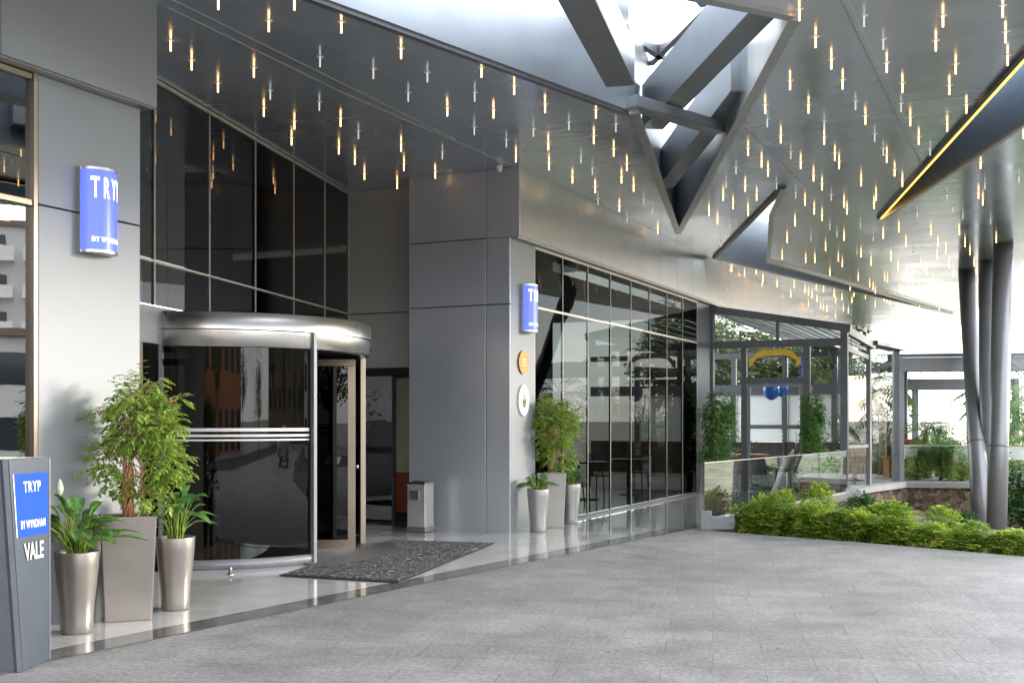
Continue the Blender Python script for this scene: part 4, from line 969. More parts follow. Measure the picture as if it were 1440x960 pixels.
for i in range(9):
    p = along(second, i/8.5); sc_ = random.uniform(1.0, 1.2)*(1.05 if i < 4 else 0.62)
    kd = 'dark' if i in (4, 5, 7) else 'bright'
    put_shrub(kd, i % 2, (p.x, p.y, -0.28 if i < 4 else -0.45), random.uniform(0, 6), (sc_, sc_, sc_*(1.1 if i < 2 else 0.9)), '%s shrub, %s in the second row behind the kerb shrubs' % ('dark green' if kd == 'dark' else 'bright green', ordw[i]), 'second row of shrubs')
third = [(4.9, 18.7), (6.2, 19.4), (8.2, 20.0)]
for i in range(4):
    p = along(third, i/3.2); sc_ = random.uniform(1.1, 1.3) if i < 2 else random.uniform(0.7, 0.9)
    put_shrub('dark' if i % 2 else 'mid', i % 2, (p.x, p.y, -0.70), random.uniform(0, 6), (sc_, sc_, sc_*1.0), 'rounded shrub, %s in the back row before the stone wall' % ordw[i], 'back row of shrubs')

# ------------------------------------------------------------------ glass balustrade
bl = thing('glass_balustrade', 'frameless glass balustrade with grey base shoe along the terrace edge', 'balustrade', (2.75, 16.5, 0))
r0, r1 = Vector((2.80, 16.60)), Vector((6.75, 22.95))
nseg = 4
for i in range(nseg):
    p, q = r0.lerp(r1, i/nseg+0.003), r0.lerp(r1, (i+1)/nseg-0.003)
    mb = MB(); mb.quad((p.x, p.y, 0.10), (q.x, q.y, 0.10), (q.x, q.y, 0.965), (p.x, p.y, 0.965)); mb.build('glass_pane', M['rail_glass'], bl)
mb = MB(); mb.bar((r0.x, r0.y, 0.972), (r1.x, r1.y, 0.972), 0.02, 0.012); mb.build('top_edge', M['steel'], bl)
mb = MB(); mb.bar((r0.x, r0.y, 0.075), (r1.x, r1.y, 0.075), 0.14, 0.15); mb.build('base_shoe', M['steel_dull'], bl, bevel=0.01)
mb = MB(); mb.box((r0.x+0.02, r0.y-0.06, 0.14), (0.16, 0.06, 0.28), R(-12)); mb.box((r0.x+0.22, r0.y-0.02, 0.10), (0.45, 0.1, 0.19), R(-8)); mb.build('end_block', M['frame_light'], bl, bevel=0.01)

# ------------------------------------------------------------------ glass pavilion
Q0 = B(10.6, 0)
def V_(u, w_, z=None): return B(10.6+w_, u, z)
gv = thing('glass_pavilion', 'grey framed glass pavilion with sloping top and central door, end of facade', 'pavilion', (Q0[0], Q0[1], 0))
def vbox(name, u0, u1, w0, w1, z0, z1, m=None, bevel=0.004, par=None):
    mb = MB(); mb.prism([V_(u0, w0), V_(u0, w1), V_(u1, w1), V_(u1, w0)], z0, z1); return mb.build(name, m or M['frame'], par or gv, bevel=bevel, root=gv.location)
vbox('corner_post', -0.12, 0.05, -0.02, 0.14, 0, 4.16)
vbox('corner_post', 2.84, 2.99, -0.02, 0.14, 0, 3.60)
vbox('crossbeam', 0.05, 2.84, 0.0, 0.12, 3.20, 3.36, bevel=0)
mb = MB(); mb.bar(V_(-0.15, 0.06, 4.12), V_(3.05, 0.06, 3.56), 0.18, 0.16); mb.build('sloping_beam', M['frame'], gv)
for u0, u1 in ((0.68, 0.80), (2.05, 2.19)): vbox('mullion', u0, u1, 0.005, 0.11, 0, 3.2, bevel=0)
vbox('mullion', 1.45, 1.51, 0.03, 0.09, 3.36, 3.84, bevel=0)
vbox('door_lintel', 0.80, 2.05, 0.01, 0.10, 2.40, 2.53, bevel=0)
for u0, u1, z0, z1 in ((0.05, 0.68, 0.03, 3.2), (0.80, 2.05, 2.53, 3.2), (2.19, 2.84, 0.03, 3.2)):
    mb = MB(); mb.quad(V_(u0, 0.06, z0), V_(u1, 0.06, z0), V_(u1, 0.06, z1), V_(u0, 0.06, z1)); mb.build('glass_pane', M['clear'], gv)
for u0, u1 in ((0.05, 1.45), (1.51, 2.84)):
    f0, f1 = 4.07-0.175*u0, 4.07-0.175*u1
    mb = MB(); mb.quad(V_(u0, 0.06, 3.36), V_(u1, 0.06, 3.36), V_(u1, 0.06, f1), V_(u0, 0.06, f0)); mb.build('glass_pane', M['clear'], gv)
mb = MB()
for a in ((0.81, 0.875, 0.02, 2.39), (1.975, 2.04, 0.02, 2.39)): mb.prism([V_(a[0], 0.03), V_(a[0], 0.075), V_(a[1], 0.075), V_(a[1], 0.03)], a[2], a[3])
for a in ((0.875, 1.975, 0.02, 0.12), (0.875, 1.975, 2.33, 2.39), (0.875, 1.975, 1.40, 1.49)): mb.prism([V_(a[0], 0.03), V_(a[0], 0.075), V_(a[1], 0.075), V_(a[1], 0.03)], a[2], a[3])
dr = mb.build('door', M['frame_light'], gv)
mb = MB(); mb.quad(V_(0.875, 0.05, 0.12), V_(1.975, 0.05, 0.12), V_(1.975, 0.05, 2.33), V_(0.875, 0.05, 2.33)); mb.build('door_glass', M['clear'], dr, root=gv.location)
mb = MB(); mb.tube([V_(1.90, -0.02, 0.95), V_(1.90, -0.02, 1.35)], 0.012, 8); mb.build('handle', M['steel'], dr, root=gv.location)
# yellow arched banner film on the fanlight
n_ = 16; mb = MB(); vs = []
for i in range(n_+1):
    f = i/n_; u = 0.93+0.98*f; arch = 0.10*(1-(2*f-1)**4)-0.06*abs(2*f-1)**6; vs += [V_(u, 0.045, 2.92+arch), V_(u, 0.045, 3.05+arch)]
mb.add(vs, [(2*i, 2*i+2, 2*i+3, 2*i+1) for i in range(n_)])
for sg in (0.90, 1.94): mb.quad(V_(sg-0.05, 0.044, 2.78), V_(sg+0.05, 0.044, 2.82), V_(sg+0.05, 0.044, 2.98), V_(sg-0.05, 0.044, 2.96))
mb.build('yellow_ribbon_film', M['yellow'], gv)
# roof rafters and glazing
for i in range(11):
    u = 0.05+0.28*i; z_ = 4.05-0.175*u
    mb = MB(); mb.bar(V_(u, 0.15, z_), V_(u, 8.0, z_-0.1), 0.05, 0.10); mb.build('rafter', M['frame_light'] if i % 2 else M['frame'], gv)
mb = MB(); mb.quad(V_(0, 0.1, 4.13), V_(3, 0.1, 3.61), V_(3, 8, 3.5), V_(0, 8, 4.02)); mb.build('roof_glass', M['clear'], gv)
# far side of the pavilion, with blinds
for u in (-4.5, -3.0, -1.5, 0.0, 1.4, 2.9): vbox('rear_post', u-0.07, u+0.07, 7.9, 8.04, 0, 3.5, bevel=0)
vbox('rear_beam', -6, 3.0, 7.88, 8.06, 2.33, 2.62, bevel=0); vbox('rear_beam', -6, 3.0, 7.88, 8.06, 3.4, 3.55, bevel=0)
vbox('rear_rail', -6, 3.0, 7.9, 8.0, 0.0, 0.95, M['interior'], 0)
for u0, u1 in ((-4.4, -3.1), (-2.9, -1.6), (-1.4, -0.1), (0.1, 1.3), (1.5, 2.8)):
    mb = MB(); mb.prism([V_(u0, 7.95), V_(u0, 7.956), V_(u1, 7.956), V_(u1, 7.95)], 0.97, 2.32); mb.build('roller_blind', M['blind'], gv)
# right flank of the pavilion
Q1 = Vector(V_(2.92, 0.06)); Q2 = Vector((7.97, 25.4)); Q3 = Vector((9.18, 27.0)); Q4 = Vector((13.6, 26.2))
SILL = 0.15
def post(x, y, z0, z1, w_, par, m='frame', rz=0.0):
    mb = MB(); mb.box((x, y, (z0+z1)/2), (w_, w_, z1-z0), rz); return mb.build('post', M[m], par)
post(Q2.x, Q2.y, SILL, 3.28, 0.09, gv, 'frame_light', 0.9)
mb = MB(); mb.bar((Q1.x, Q1.y, 3.55), (Q2.x+0.1, Q2.y, 3.25), 0.12, 0.16); mb.bar((Q1.x, Q1.y, 3.15), (Q2.x, Q2.y, 2.98), 0.06, 0.1); mb.build('flank_beam', M['frame'], gv)
mb = MB(); mb.bar((Q1.x, Q1.y, 1.02), (Q2.x, Q2.y, 1.02), 0.05, 0.07); mb.build('flank_rail', M['frame_light'], gv)
mb = MB(); mb.quad((Q1.x, Q1.y, SILL), (Q2.x, Q2.y, SILL), (Q2.x, Q2.y, 3.0), (Q1.x, Q1.y, 3.1)); mb.build('glass_pane', M['clear'], gv)

# terrace pavilion
tp = thing('terrace_pavilion', 'grey framed covered terrace with flat awning roof on a stone wall', 'pavilion', (Q3.x, Q3.y, 0))
post(Q3.x-0.11, Q3.y-0.1, SILL, 3.28, 0.13, tp, 'frame', 0.2); post(Q3.x+0.05, Q3.y, SILL, 3.05, 0.11, tp, 'frame_light', 0.2)
mb = MB(); mb.quad((Q2.x, Q2.y, SILL), (Q3.x-0.1, Q3.y-0.1, SILL), (Q3.x-0.1, Q3.y-0.1, 3.2), (Q2.x, Q2.y, 3.2)); mb.build('glass_pane', M['clear'], tp)
mb = MB(); mb.bar((Q2.x, Q2.y, 3.32), (Q3.x, Q3.y, 3.28), 0.4, 0.10); mb.build('flank_awning', M['frame'], tp)
mb = MB(); mb.bar((Q3.x, Q3.y, 2.90), (Q4.x, Q4.y, 2.90), 0.10, 0.34); mb.build('awning_box', M['frame_light'], tp, bevel=0.02)
mb = MB(); mb.bar((Q3.x-0.1, Q3.y, 3.12), (Q4.x, Q4.y, 3.12), 0.24, 0.08); mb.build('gutter', M['frame'], tp)
back = Vector((2.2, 9.5))
for i in range(12):
    f = i/11; p = Q3.lerp(Q4, f); q = p+back
    mb = MB(); mb.bar((p.x, p.y, 2.98), (q.x, q.y, 3.15), 0.06, 0.10); mb.build('rafter', M['frame'], tp)
p, q = Q3+back, Q4+back
mb = MB(); mb.bar((p.x-1, p.y, 2.72), (q.x, q.y, 2.72), 0.12, 0.36); mb.build('rear_beam', M['frame'], tp)
for f in (0.0, 0.33, 0.70, 0.78, 0.86, 1.0):
    r_ = p.lerp(q, f); post(r_.x, r_.y, 0, 2.9, 0.16, tp, 'frame')
mb = MB(); mb.tube([(Q3.x+1.2, Q3.y+3, 0.1), (Q3.x+1.2, Q3.y+3, 2.95)], 0.05, 10); mb.build('roof_pole', M['frame'], tp)
mb = MB(); mb.prism([tuple(Q3+back*0.98+Vector((-1.5, 0)))[:2], tuple(Q4+back*0.98)[:2], tuple(Q4+back*1.02)[:2], tuple(Q3+back*1.02+Vector((-1.5, 0)))[:2]], 0.0, 0.75); mb.build('parapet', M['white'], tp)
mb = MB(); a = Q3+Vector((0.08, 0.02)); mb.quad((a.x, a.y, SILL), (Q4.x, Q4.y, SILL), (Q4.x, Q4.y, 0.98), (a.x, a.y, 0.98)); mb.build('railing_glass', M['clear'], tp)
mb = MB(); mb.bar((a.x, a.y, 0.99), (Q4.x, Q4.y, 0.99), 0.04, 0.03); mb.build('railing_top', M['steel'], tp)
# low white inner wall and terrace floor
mb = MB(); c0 = a+Vector((0.75, 2.0)); c1 = Q4+Vector((0.2, 2.0)); mb.bar((c0.x, c0.y, 0.78), (c1.x, c1.y, 0.78), 0.15, 0.36); mb.build('bench_wall', M['white'], tp)
mb = MB(); mb.prism([(7.0, 24.6), (Q2.x, Q2.y), (Q3.x, Q3.y), (Q4.x, Q4.y), (16, 40), (8, 42)], -0.9, 0.1); struct(mb, 'terrace_floor', M['coping'])
# retaining wall
rw = thing('retaining_wall', 'rubble stone retaining wall with pale coping below the terrace', 'wall', (9, 25, -0.9))
fr_ = [(6.95, 23.15), (7.22, 24.2), (Q2.x+0.02, Q2.y-0.15), (Q3.x, Q3.y-0.22), (Q4.x, Q4.y-0.2)]
mb = MB()
for i in range(len(fr_)-1): 
    p, q = Vector(fr_[i]), Vector(fr_[i+1]); mb.quad((p.x, p.y, -0.94), (q.x, q.y, -0.94), (q.x, q.y, 0.02), (p.x, p.y, 0.02))
mb.build('stone_face', M['stonewall'], rw)
mb = MB()
for i in range(len(fr_)-1):
    p, q = Vector(fr_[i]), Vector(fr_[i+1]); mb.bar((p.x, p.y+0.08+0.002*i, 0.08-0.001*i), (q.x, q.y+0.08+0.002*i, 0.08-0.001*i), 0.34, 0.13)
mb.build('coping', M['coping'], rw)

# ------------------------------------------------------------------ furniture
def rattan_chair(loc, rz, label, m='rattan'):
    t_ = thing('rattan_chair', label, 'chair', loc, 'rattan chairs'); t_.rotation_euler = (0, 0, rz); x = y = z = 0
    O = (0, 0, 0)
    mb = MB(); mb.lathe([(0.001, 0.44), (0.22, 0.44), (0.235, 0.455), (0.22, 0.47), (0.001, 0.47)], n=24); mb.build('seat', M[m], t_, root=O)
    for a in (45, 135, 225, 315):
        mb = MB(); mb.tube([(0.20*math.cos(R(a)), 0.20*math.sin(R(a)), 0.45), (0.25*math.cos(R(a)), 0.25*math.sin(R(a)), 0)], 0.014, 8); mb.build('leg', M['wood'], t_, root=O)
    mb = MB(); pts = [(0.25*math.cos(R(a)), 0.25*math.sin(R(a)), 0.46+0.42*math.sin(R((a-10)/160*180))**0.6) if 10 < a < 170 else (0.25*math.cos(R(a)), 0.25*math.sin(R(a)), 0.46) for a in range(10, 171, 8)]
    mb.tube(pts, 0.016, 8); mb.build('back_rim', M[m], t_, root=O)
    mb = MB()
    for i, p in enumerate(pts[1:-1]):
        mb.tube([(p[0]*0.98, p[1]*0.98, 0.46), (p[0], p[1], p[2])], 0.007, 5)
    for h in (0.55, 0.63, 0.71, 0.79):
        r_ = [(0.246*math.cos(R(a)), 0.246*math.sin(R(a)), h) for a in range(10, 171, 10) if 0.46+0.42*max(0, math.sin(R((a-10)/160*180)))**0.6 > h]
        if len(r_) > 1: mb.tube(r_, 0.006, 5)
    mb.build('back_weave', M[m], t_, root=O)
    return t_
def cafe_table(loc, label, top='wood', sz=0.75):
    t_ = thing('cafe_table', label, 'table', loc, 'restaurant tables')
    mb = MB(); mb.box((0, 0, 0.74), (sz, sz, 0.035)); mb.build('table_top', M[top], t_, root=(0, 0, 0), bevel=0.006)
    mb = MB(); mb.tube([(0, 0, 0.02), (0, 0, 0.725)], 0.035, 10); mb.build('pedestal', M['black'], t_, root=(0, 0, 0))
    mb = MB(); mb.lathe([(0.001, 0.03), (0.2, 0.02), (0.22, 0.0)], n=20); mb.build('base_plate', M['black'], t_, root=(0, 0, 0))
    return t_
def at_px(px, y): return ((px-720)/1600*y, y)
cp = at_px(1101, 27.0); rattan_chair((cp[0], cp[1], 0.012), R(-100), 'woven rattan chair just behind the pavilion door glass')
cp = at_px(1126, 28.2); rattan_chair((cp[0], cp[1], 0.012), R(-60), 'rattan chair behind the right side of the pavilion door')
cp = at_px(1055, 27.6); cafe_table((cp[0], cp[1], 0.012), 'square wooden table seen through the left of pavilion door')
cp = at_px(1018, 28.6); cafe_table((cp[0], cp[1], 0.012), 'dark table inside pavilion left pane', 'black')
cp = at_px(1203, 28.0); cafe_table((cp[0], cp[1], 0.10), 'orange wooden table behind the pavilion flank', 'wood')
cp = at_px(1205, 29.2); rattan_chair((cp[0], cp[1], 0.10), R(-90), 'orange wooden framed chair behind the pavilion flank', 'wood')
cp = at_px(1338, 30.6); rattan_chair((cp[0], cp[1], 0.10), R(-90), 'round backed wooden chair behind the white terrace wall', 'wood')
bpy.data.objects[-1 if False else 0] if False else None
cp = at_px(1355, 30.8); cafe_table((cp[0], cp[1], 0.10), 'dark terrace table beside the leaning columns', 'black')
def cushion(loc, label):
    t_ = MB(); t_.box((0, 0, 0.22), (0.9, 0.18, 0.44), 0, (0.94, 0.8)); o = t_.build('cushion', M['red'], None, root=(0, 0, 0), bevel=0.06); o.location = loc; tag(o, label, 'cushion'); return o
cp = at_px(1277, 29.6); cushion((cp[0], cp[1], 0.66), 'red patterned cushion leaning on the terrace bench')
# bench carrying the cushion
t_ = thing('terrace_bench', 'dark wooden terrace bench under the red cushion', 'bench', (cp[0], cp[1]+0.1, 0.1))
mb = MB(); mb.box((cp[0], cp[1]+0.1, 0.62), (1.2, 0.5, 0.07)); mb.build('seat', M['wood'], t_, bevel=0.01)
for s_ in (-0.5, 0.5):
    mb = MB(); mb.box((cp[0]+s_, cp[1]+0.1, 0.345), (0.08, 0.45, 0.49)); mb.build('leg', M['wood'], t_)
# hanging lanterns
def lantern(px, py, y, label, r_=0.16):
    x = (px-720)/1600*y; z = 1.6-(py-590)/1600*y
    t_ = thing('hanging_lantern', label, 'lantern', (x, y, z), 'blue glass lanterns')
    mb = MB(); mb.ball((x, y, z), r_, 16, 10, 1.25); mb.build('glass_globe', M['blue_shade'], t_)
    mb = MB(); mb.tube([(x, y, z+r_*1.2), (x, y, 3.55)], 0.008, 6); mb.build('cord', M['black'], t_)
lantern(1085, 548, 27.5, 'blue hanging lantern seen through the pavilion door', 0.2)
lantern(1099, 546, 28.6, 'blue hanging lantern further back, right of the other in the door glass', 0.17)
lantern(1197, 548, 26.8, 'blue hanging lantern at the pavilion corner', 0.2)
for k_, (px, y) in enumerate(((1155, 28.5), (1166, 28.7))):
    x = (px-720)/1600*y; t_ = thing('spotlight', ('left' if k_ == 0 else 'right')+' of two black spotlights under the pavilion roof', 'spotlight', (x, y, 3.1))
    mb = MB(); mb.tube([(x, y, 3.0), (x+0.12, y-0.08, 2.9)], [0.05, 0.08], 12); mb.build('lamp_head', M['black'], t_)
    mb = MB(); mb.tube([(x, y, 3.0), (x, y, 3.5)], 0.01, 6); mb.build('arm', M['black'], t_)
# green framed picture stand behind left pane
cp = at_px(1024, 29.5); t_ = thing('picture_board', 'small green picture board behind the left pane of the pavilion', 'picture', (cp[0], cp[1], 1.2))
mb = MB(); mb.box((cp[0], cp[1], 1.72), (0.34, 0.03, 0.42)); mb.build('board', M['leaf_dark'], t_)
mb = MB(); mb.box((cp[0], cp[1]-0.02, 1.75), (0.16, 0.01, 0.12)); mb.build('print', M['orange'], t_)
mb = MB(); mb.tube([(cp[0], cp[1]+0.02, 0.02), (cp[0], cp[1]+0.02, 1.52)], 0.015, 6); mb.build('stand', M['black'], t_)
# restaurant interior furniture behind the window wall
for k_, (s_, n_) in enumerate(((2.6, -1.3), (4.6, -1.2), (6.6, -1.4), (8.4, -1.2))):
    q = B(s_, n_); cafe_table((q[0], q[1], 0.013), 'dark table behind the restaurant window, %s from the pillar' % ordw[k_], 'black')
    q = B(s_+0.65, n_); c_ = rattan_chair((q[0], q[1], 0.013), R(60), 'chair behind the restaurant window, %s from the pillar' % ordw[k_], 'wood')
q = B(5.5, -4.6); t_ = thing('bar_counter', 'long dark bar counter deep inside the restaurant', 'counter', (q[0], q[1], 0))
mb = MB(); pbox(mb, B, 2.5, 8.8, -4.9, -4.3, 0.02, 1.05); mb.build('front', M['wood'], t_)
mb = MB(); pbox(mb, B, 2.4, 8.9, -5.0, -4.2, 1.055, 1.10); mb.build('worktop', M['cream'], t_)

# ------------------------------------------------------------------ palms and trees
def palm(loc, h, fl, n, seed, label, tr=0.12, name='palm_tree', pot=False):
    random.seed(seed); t_ = thing(name, label, 'palm', loc); x, y, z = loc
    mb = MB(); pts = [(x+0.03*math.sin(k), y, z+h*k/6) for k in range(7)]; mb.tube(pts, [tr*(1.15-0.35*k/6) for k in range(7)], 12); mb.build('trunk', M['bark'], t_)
    lf = MB(); top = Vector(pts[-1])
    for i in range(n):
        a = random.uniform(0, 2*PI); e = random.uniform(-0.2, 1.3); d = Vector((math.cos(a)*math.cos(e), math.sin(a)*math.cos(e), math.sin(e))); p = top.copy(); L_ = fl*random.uniform(0.8, 1.1)
        for k in range(16):
            d = (d+Vector((0, 0, -0.09))).normalized(); q = p+d*L_/16
            if k > 2:
                side = d.cross(Vector((0, 0, 1))); side = side.normalized() if side.length > .01 else Vector((1, 0, 0))
                for s_ in (-1, 1):
                    ld = (side*s_+d*0.7+Vector((0, 0, -0.25))).normalized(); ll = fl*0.28*math.sin(PI*(k-1)/16)
                    leaf_quad(lf, q, ld, Vector((0, 0, 1)), ll, ll*0.17, 0.1)
            lf.bar(p, q, 0.015, 0.012); p = q
    lf.build('fronds', M['leaf_mid'], t_); return t_
cp = at_px(1452, 29); palm((cp[0], cp[1], GZ), 3.1, 1.9, 26, 2, 'palm tree with drooping fronds at the right edge beyond the columns')
cp = at_px(1303, 29.2); palm((cp[0], cp[1], 0.1), 1.15, 0.75, 18, 6, 'young palm growing inside the terrace', 0.09)
cp = at_px(1240, 31.0); palm((cp[0], cp[1], 0.1), 2.6, 1.2, 18, 9, 'taller palm behind the glass between the two pavilions', 0.09)
def tree(loc, h, cr, seed, label, m='leaf_tree', leaf=0.16, n=900, squat=1.0, low=0.4, name='leafy_tree', cat='tree', group=None):
    random.seed(seed); x, y, z = loc; t_ = thing(name, label, cat, loc, group)
    tk = MB(); tk.tube([(x, y, z-0.1), (x+0.05, y, z+h*0.3), (x-0.03, y, z+h*0.62)], [0.05*h**0.7, 0.035*h**0.7, 0.02*h**0.7], 10)
    lobes = []
    for i in range(11):
        a = random.uniform(0, 2*PI); rr = random.uniform(0.1, 0.75)*cr; zz = z+h*random.uniform(low, 0.88)
        c_ = (x+rr*math.cos(a), y+rr*math.sin(a), zz); s_ = cr*random.uniform(0.28, 0.48); lobes.append((c_, (s_, s_, s_*0.8*squat)))
        tk.tube([(x, y, z+h*random.uniform(0.25, 0.5)), tuple(Vector((x, y, zz)).lerp(Vector(c_), 0.5)), c_], [0.018*h**0.7, 0.012*h**0.7, 0.004*h**0.7], 6)
    tk.build('trunk', M['bark'], t_)
    lf = MB(); sprays(lf, None, lobes, n, leaf, 0.4, nleaf=(5, 9), length=leaf*2.8); lf.build('crown', M[m], t_); return t_
tree((*at_px(1232, 33), 0.0), 4.2, 1.1, 41, 'slender leafy tree behind the glass between the two pavilions', 'leaf_tree', 0.12, 900, 1.2, 0.15)
tree((*at_px(1246, 36), 0.0), 3.6, 1.0, 42, 'bushy tree just right of the slender one behind the pavilion glass', 'leaf_mid', 0.12, 700, 1.2, 0.1)
tree((*at_px(1330, 34), GZ), 1.9, 1.1, 43, 'low bushy plant seen below the white terrace wall', 'leaf_mid', 0.10, 500, 1, 0.2, 'garden_bush', 'bush')
for k_, (px, y, h, r_) in enumerate(((1432, 34, 2.6, 1.6), (1470, 30, 3.0, 1.7), (1420, 44, 3.2, 2.2), (1440, 24.5, 1.5, 0.9), (1500, 38, 4.0, 2.2))):
    tree((*at_px(px, y), GZ), h, r_, 60+k_, ['green bush right behind the leaning columns', 'leafy bush under the palm at the right edge', 'pale green bush far behind the columns', 'small dark shrub at the foot of the rightmost columns', 'tree beyond the palm at the right edge'][k_], ['leaf_bright', 'leaf_mid', 'leaf_tree', 'leaf_dark', 'leaf_mid'][k_], 0.12, 600, 1.0, 0.15, 'garden_bush' if h < 3.5 else 'leafy_tree', 'bush' if h < 3.5 else 'tree')
for k_, (px, y, h, r_) in enumerate(((985, 44, 7.5, 3.4), (1050, 46, 7.8, 3.6), (1110, 44, 7.2, 3.2), (1165, 48, 7.0, 3.0))):
    tree((*at_px(px, y), -0.9), h, r_, 80+k_, 'tall green tree behind the glass pavilion, %s from the left' % ordw[k_], 'leaf_tree', 0.26, 1700, 1.0, 0.36, group='trees behind the pavilion')

for k_, (px, y, z, h, r_, m, lab) in enumerate(((1288, 28.4, 0.1, 0.95, 0.5, 'leaf_bright', 'small bright bush on the terrace below the red cushion'), (1322, 28.2, 0.1, 1.0, 0.55, 'leaf_mid', 'rounded green bush on the terrace in front of the white bench wall'),
        (1352, 28.0, 0.1, 0.8, 0.5, 'leaf_bright', 'low bush on the terrace beside the leaning columns'), (1318, 30.2, 0.1, 1.75, 0.6, 'leaf_mid', 'taller bush beside the young palm on the terrace'),
        (1205, 31.5, 0.1, 2.2, 0.8, 'leaf_dark', 'dark bush behind the pavilion flank'), (1018, 31.0, 0.05, 1.9, 0.7, 'leaf_dark', 'dark plant inside the pavilion behind the left pane'))):
    tree((*at_px(px, y), z), h, r_, 150+k_, lab, m, 0.09, 420, 1.0, 0.2, 'terrace_bush', 'bush')
cp = at_px(1462, 25.5); palm((cp[0], cp[1], GZ), 2.7, 1.5, 30, 14, 'nearer palm with low fronds at the right edge of the photo')
for k_, (px, y, lab) in enumerate(((1150, 27.2, 'wooden chair right of the pavilion door'), (1035, 26.9, 'wooden chair left of the pavilion door'), (1212, 26.6, 'orange wooden chair close to the pavilion flank glass'))):
    cp = at_px(px, y); rattan_chair((cp[0], cp[1], 0.012 if k_ < 2 else 0.1), R(-90+40*k_), lab, 'wood')

# ------------------------------------------------------------------ other side of the street (what the glass mirrors)
def block(name, label, c, size, rz, floors, m, bays, balc=False, roof=True):
    t_ = thing(name, label, 'building', (c[0], c[1], -0.9)); ca, sa = math.cos(rz), math.sin(rz)
    hgt = size[2]; mb = MB(); mb.box((c[0], c[1], -0.9+hgt/2), (size[0], size[1], hgt), rz); mb.build('wall', M[m], t_)
    def lp(a, b_): return (c[0]+a*ca-b_*sa, c[1]+a*sa+b_*ca)
    fh = hgt/floors
    for f in range(floors):
        for k in range(bays):
            a = -size[0]/2+size[0]*(k+0.5)/bays; p_ = lp(a, -size[1]/2-0.02)
            mb = MB(); mb.box((p_[0], p_[1], -0.9+fh*(f+0.5)), (size[0]/bays*0.6, 0.06, fh*0.5), rz); mb.build('window', M['winglass'], t_)
            if balc:
                p_ = lp(a, -size[1]/2-0.6); mb = MB(); mb.box((p_[0], p_[1], -0.9+fh*(f+0.12)), (size[0]/bays*0.85, 1.2, 0.15), rz)
                p2_ = lp(a, -size[1]/2-1.15); mb.box((p2_[0], p2_[1], -0.9+fh*(f+0.12)+0.5), (size[0]/bays*0.85, 0.06, 0.9), rz); mb.build('balcony', M['white'], t_)
    if roof:
        mb = MB(); mb.box((c[0], c[1], -0.9+hgt+0.2), (size[0]+0.8, size[1]+0.8, 0.4), rz); mb.build('roof', M['roofbrown'], t_)
    return t_
block('apartment_tower', 'white apartment tower with balconies mirrored in the left window', (82, 36), (13, 12, 17), R(-70), 6, 'render', 3, True)
block('low_building', 'long low white building with brown roof mirrored in the left window', (58, 16), (30, 8, 7.0), R(-75), 2, 'render', 8)
block('orange_house', 'orange house across the street behind the photographer', (10, -38), (24, 10, 8), R(180), 2, 'orange', 6)
block('street_house', 'plain brown house across the street', (-22, -38), (22, 10, 9), R(180), 3, 'roofbrown', 6)
block('brown_house', 'long brown house beyond the parked cars', (64, -16), (44, 10, 8), R(-105), 3, 'roofbrown', 9)
for k_, (x, y, h) in enumerate(((-12, -28, 7), (-3, -29, 6.5), (6, -28, 7.5), (20, -27, 7), (28, -22, 6), (40, -20, 7), (43, -12, 7.5), (45, -5, 6.5), (47, 1, 6))):
    tree((x, y, -0.05), h, 2.8, 120+k_, 'street tree across the road mirrored in the door glass, %s in its row' % ordw[k_], 'leaf_tree', 0.26, 420, 1.0, 0.4, group='street trees')
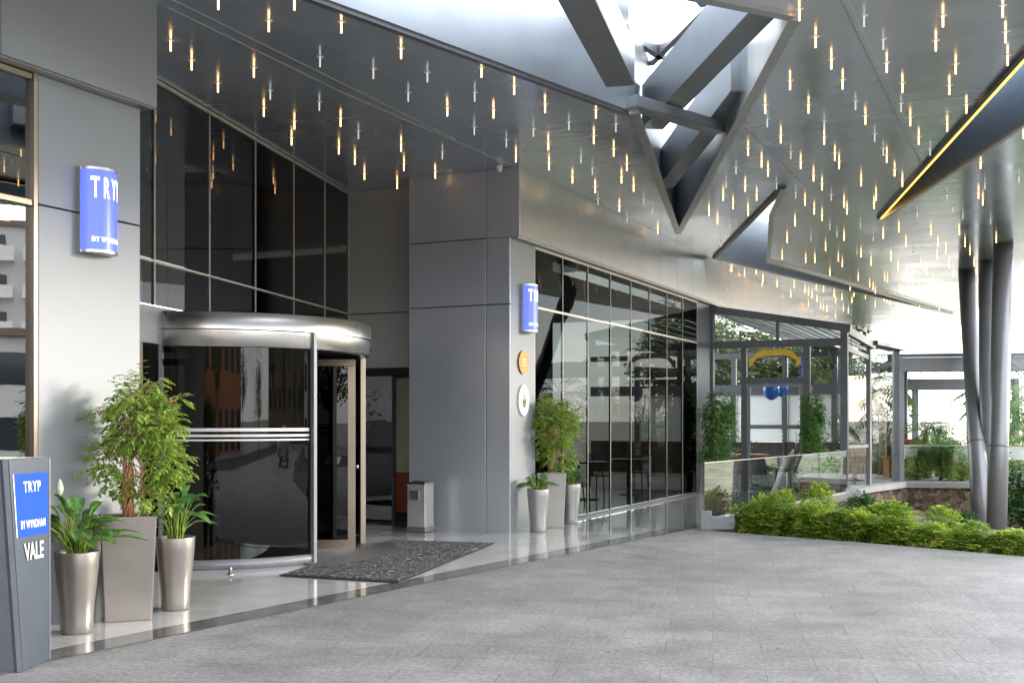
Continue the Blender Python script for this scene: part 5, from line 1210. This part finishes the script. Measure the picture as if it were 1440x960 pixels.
def car(loc, rz, paint, label):
    t_ = thing('parked_car', label, 'car', loc, 'cars parked across the forecourt'); t_.rotation_euler = (0, 0, rz); O = (0, 0, 0)
    prof = [(-2.15, 0.35), (-2.2, 0.75), (-1.7, 0.92), (-1.2, 0.95), (-0.55, 1.38), (0.75, 1.42), (1.5, 0.98), (2.1, 0.9), (2.2, 0.6), (2.15, 0.3)]
    n_ = len(prof); bmv = []
    for s_, k in ((-0.86, 1), (-0.82, 0), (0.82, 0), (0.86, 1)): pass
    mb = MB(); vs = []
    for yy in (-0.88, 0.88):
        for x, z in prof: vs.append((x, yy*(0.80 if z > 1.2 else 1.0), z))
    mb.add(vs, [tuple(range(n_)), tuple(range(2*n_-1, n_-1, -1))]+[(i, n_+i, n_+(i+1) % n_, (i+1) % n_) for i in range(n_)]); mb.build('body', paint, t_, root=O, bevel=0.06)
    for yy in (-1, 1):
        mb = MB(); mb.add([(-1.05, yy*0.885, 0.98), (-0.5, yy*0.75, 1.33), (0.7, yy*0.75, 1.36), (1.25, yy*0.885, 1.0)], [(0, 1, 2, 3)]); mb.build('side_window', M['winglass'], t_, root=O)
        for xx in (-1.35, 1.35):
            mb = MB(); mb.tube([(xx, yy*0.70, 0.32), (xx, yy*0.90, 0.32)], 0.32, 20); wh = mb.build('wheel', M['rubber'], t_, root=O)
            mb = MB(); mb.tube([(xx, yy*0.895, 0.32), (xx, yy*0.91, 0.32)], 0.19, 16); mb.build('rim', M['steel'], wh, root=O)
    for yy in (-0.6, 0.6):
        mb = MB(); mb.ball((-2.16, yy, 0.68), 0.1, 10, 6); mb.build('headlight', M['plastic_white'], t_, root=O)
    mb = MB(); mb.add([(-1.18, -0.72, 0.99), (-0.62, -0.62, 1.37), (-0.62, 0.62, 1.37), (-1.18, 0.72, 0.99)], [(0, 1, 2, 3)]); mb.build('windscreen', M['winglass'], t_, root=O)
silver = mat('silver_car_paint', (0.5, 0.5, 0.5), 0.25, 0.6); darkp = mat('dark_car_paint', (0.03, 0.035, 0.04), 0.2, 0.3, coat=0.5)
car((21, -0.5, 0.0), R(70), silver, 'silver parked car mirrored in the curved door glass')
car((27, -3.0, 0.0), R(65), darkp, 'dark parked car mirrored at the right of the silver one')
car((-6, -9.5, 0.0), R(0), darkp, 'black parked car mirrored in the door wing')
car((-13, -9.5, 0.0), R(0), silver, 'silver parked car left of the black one behind the photographer')
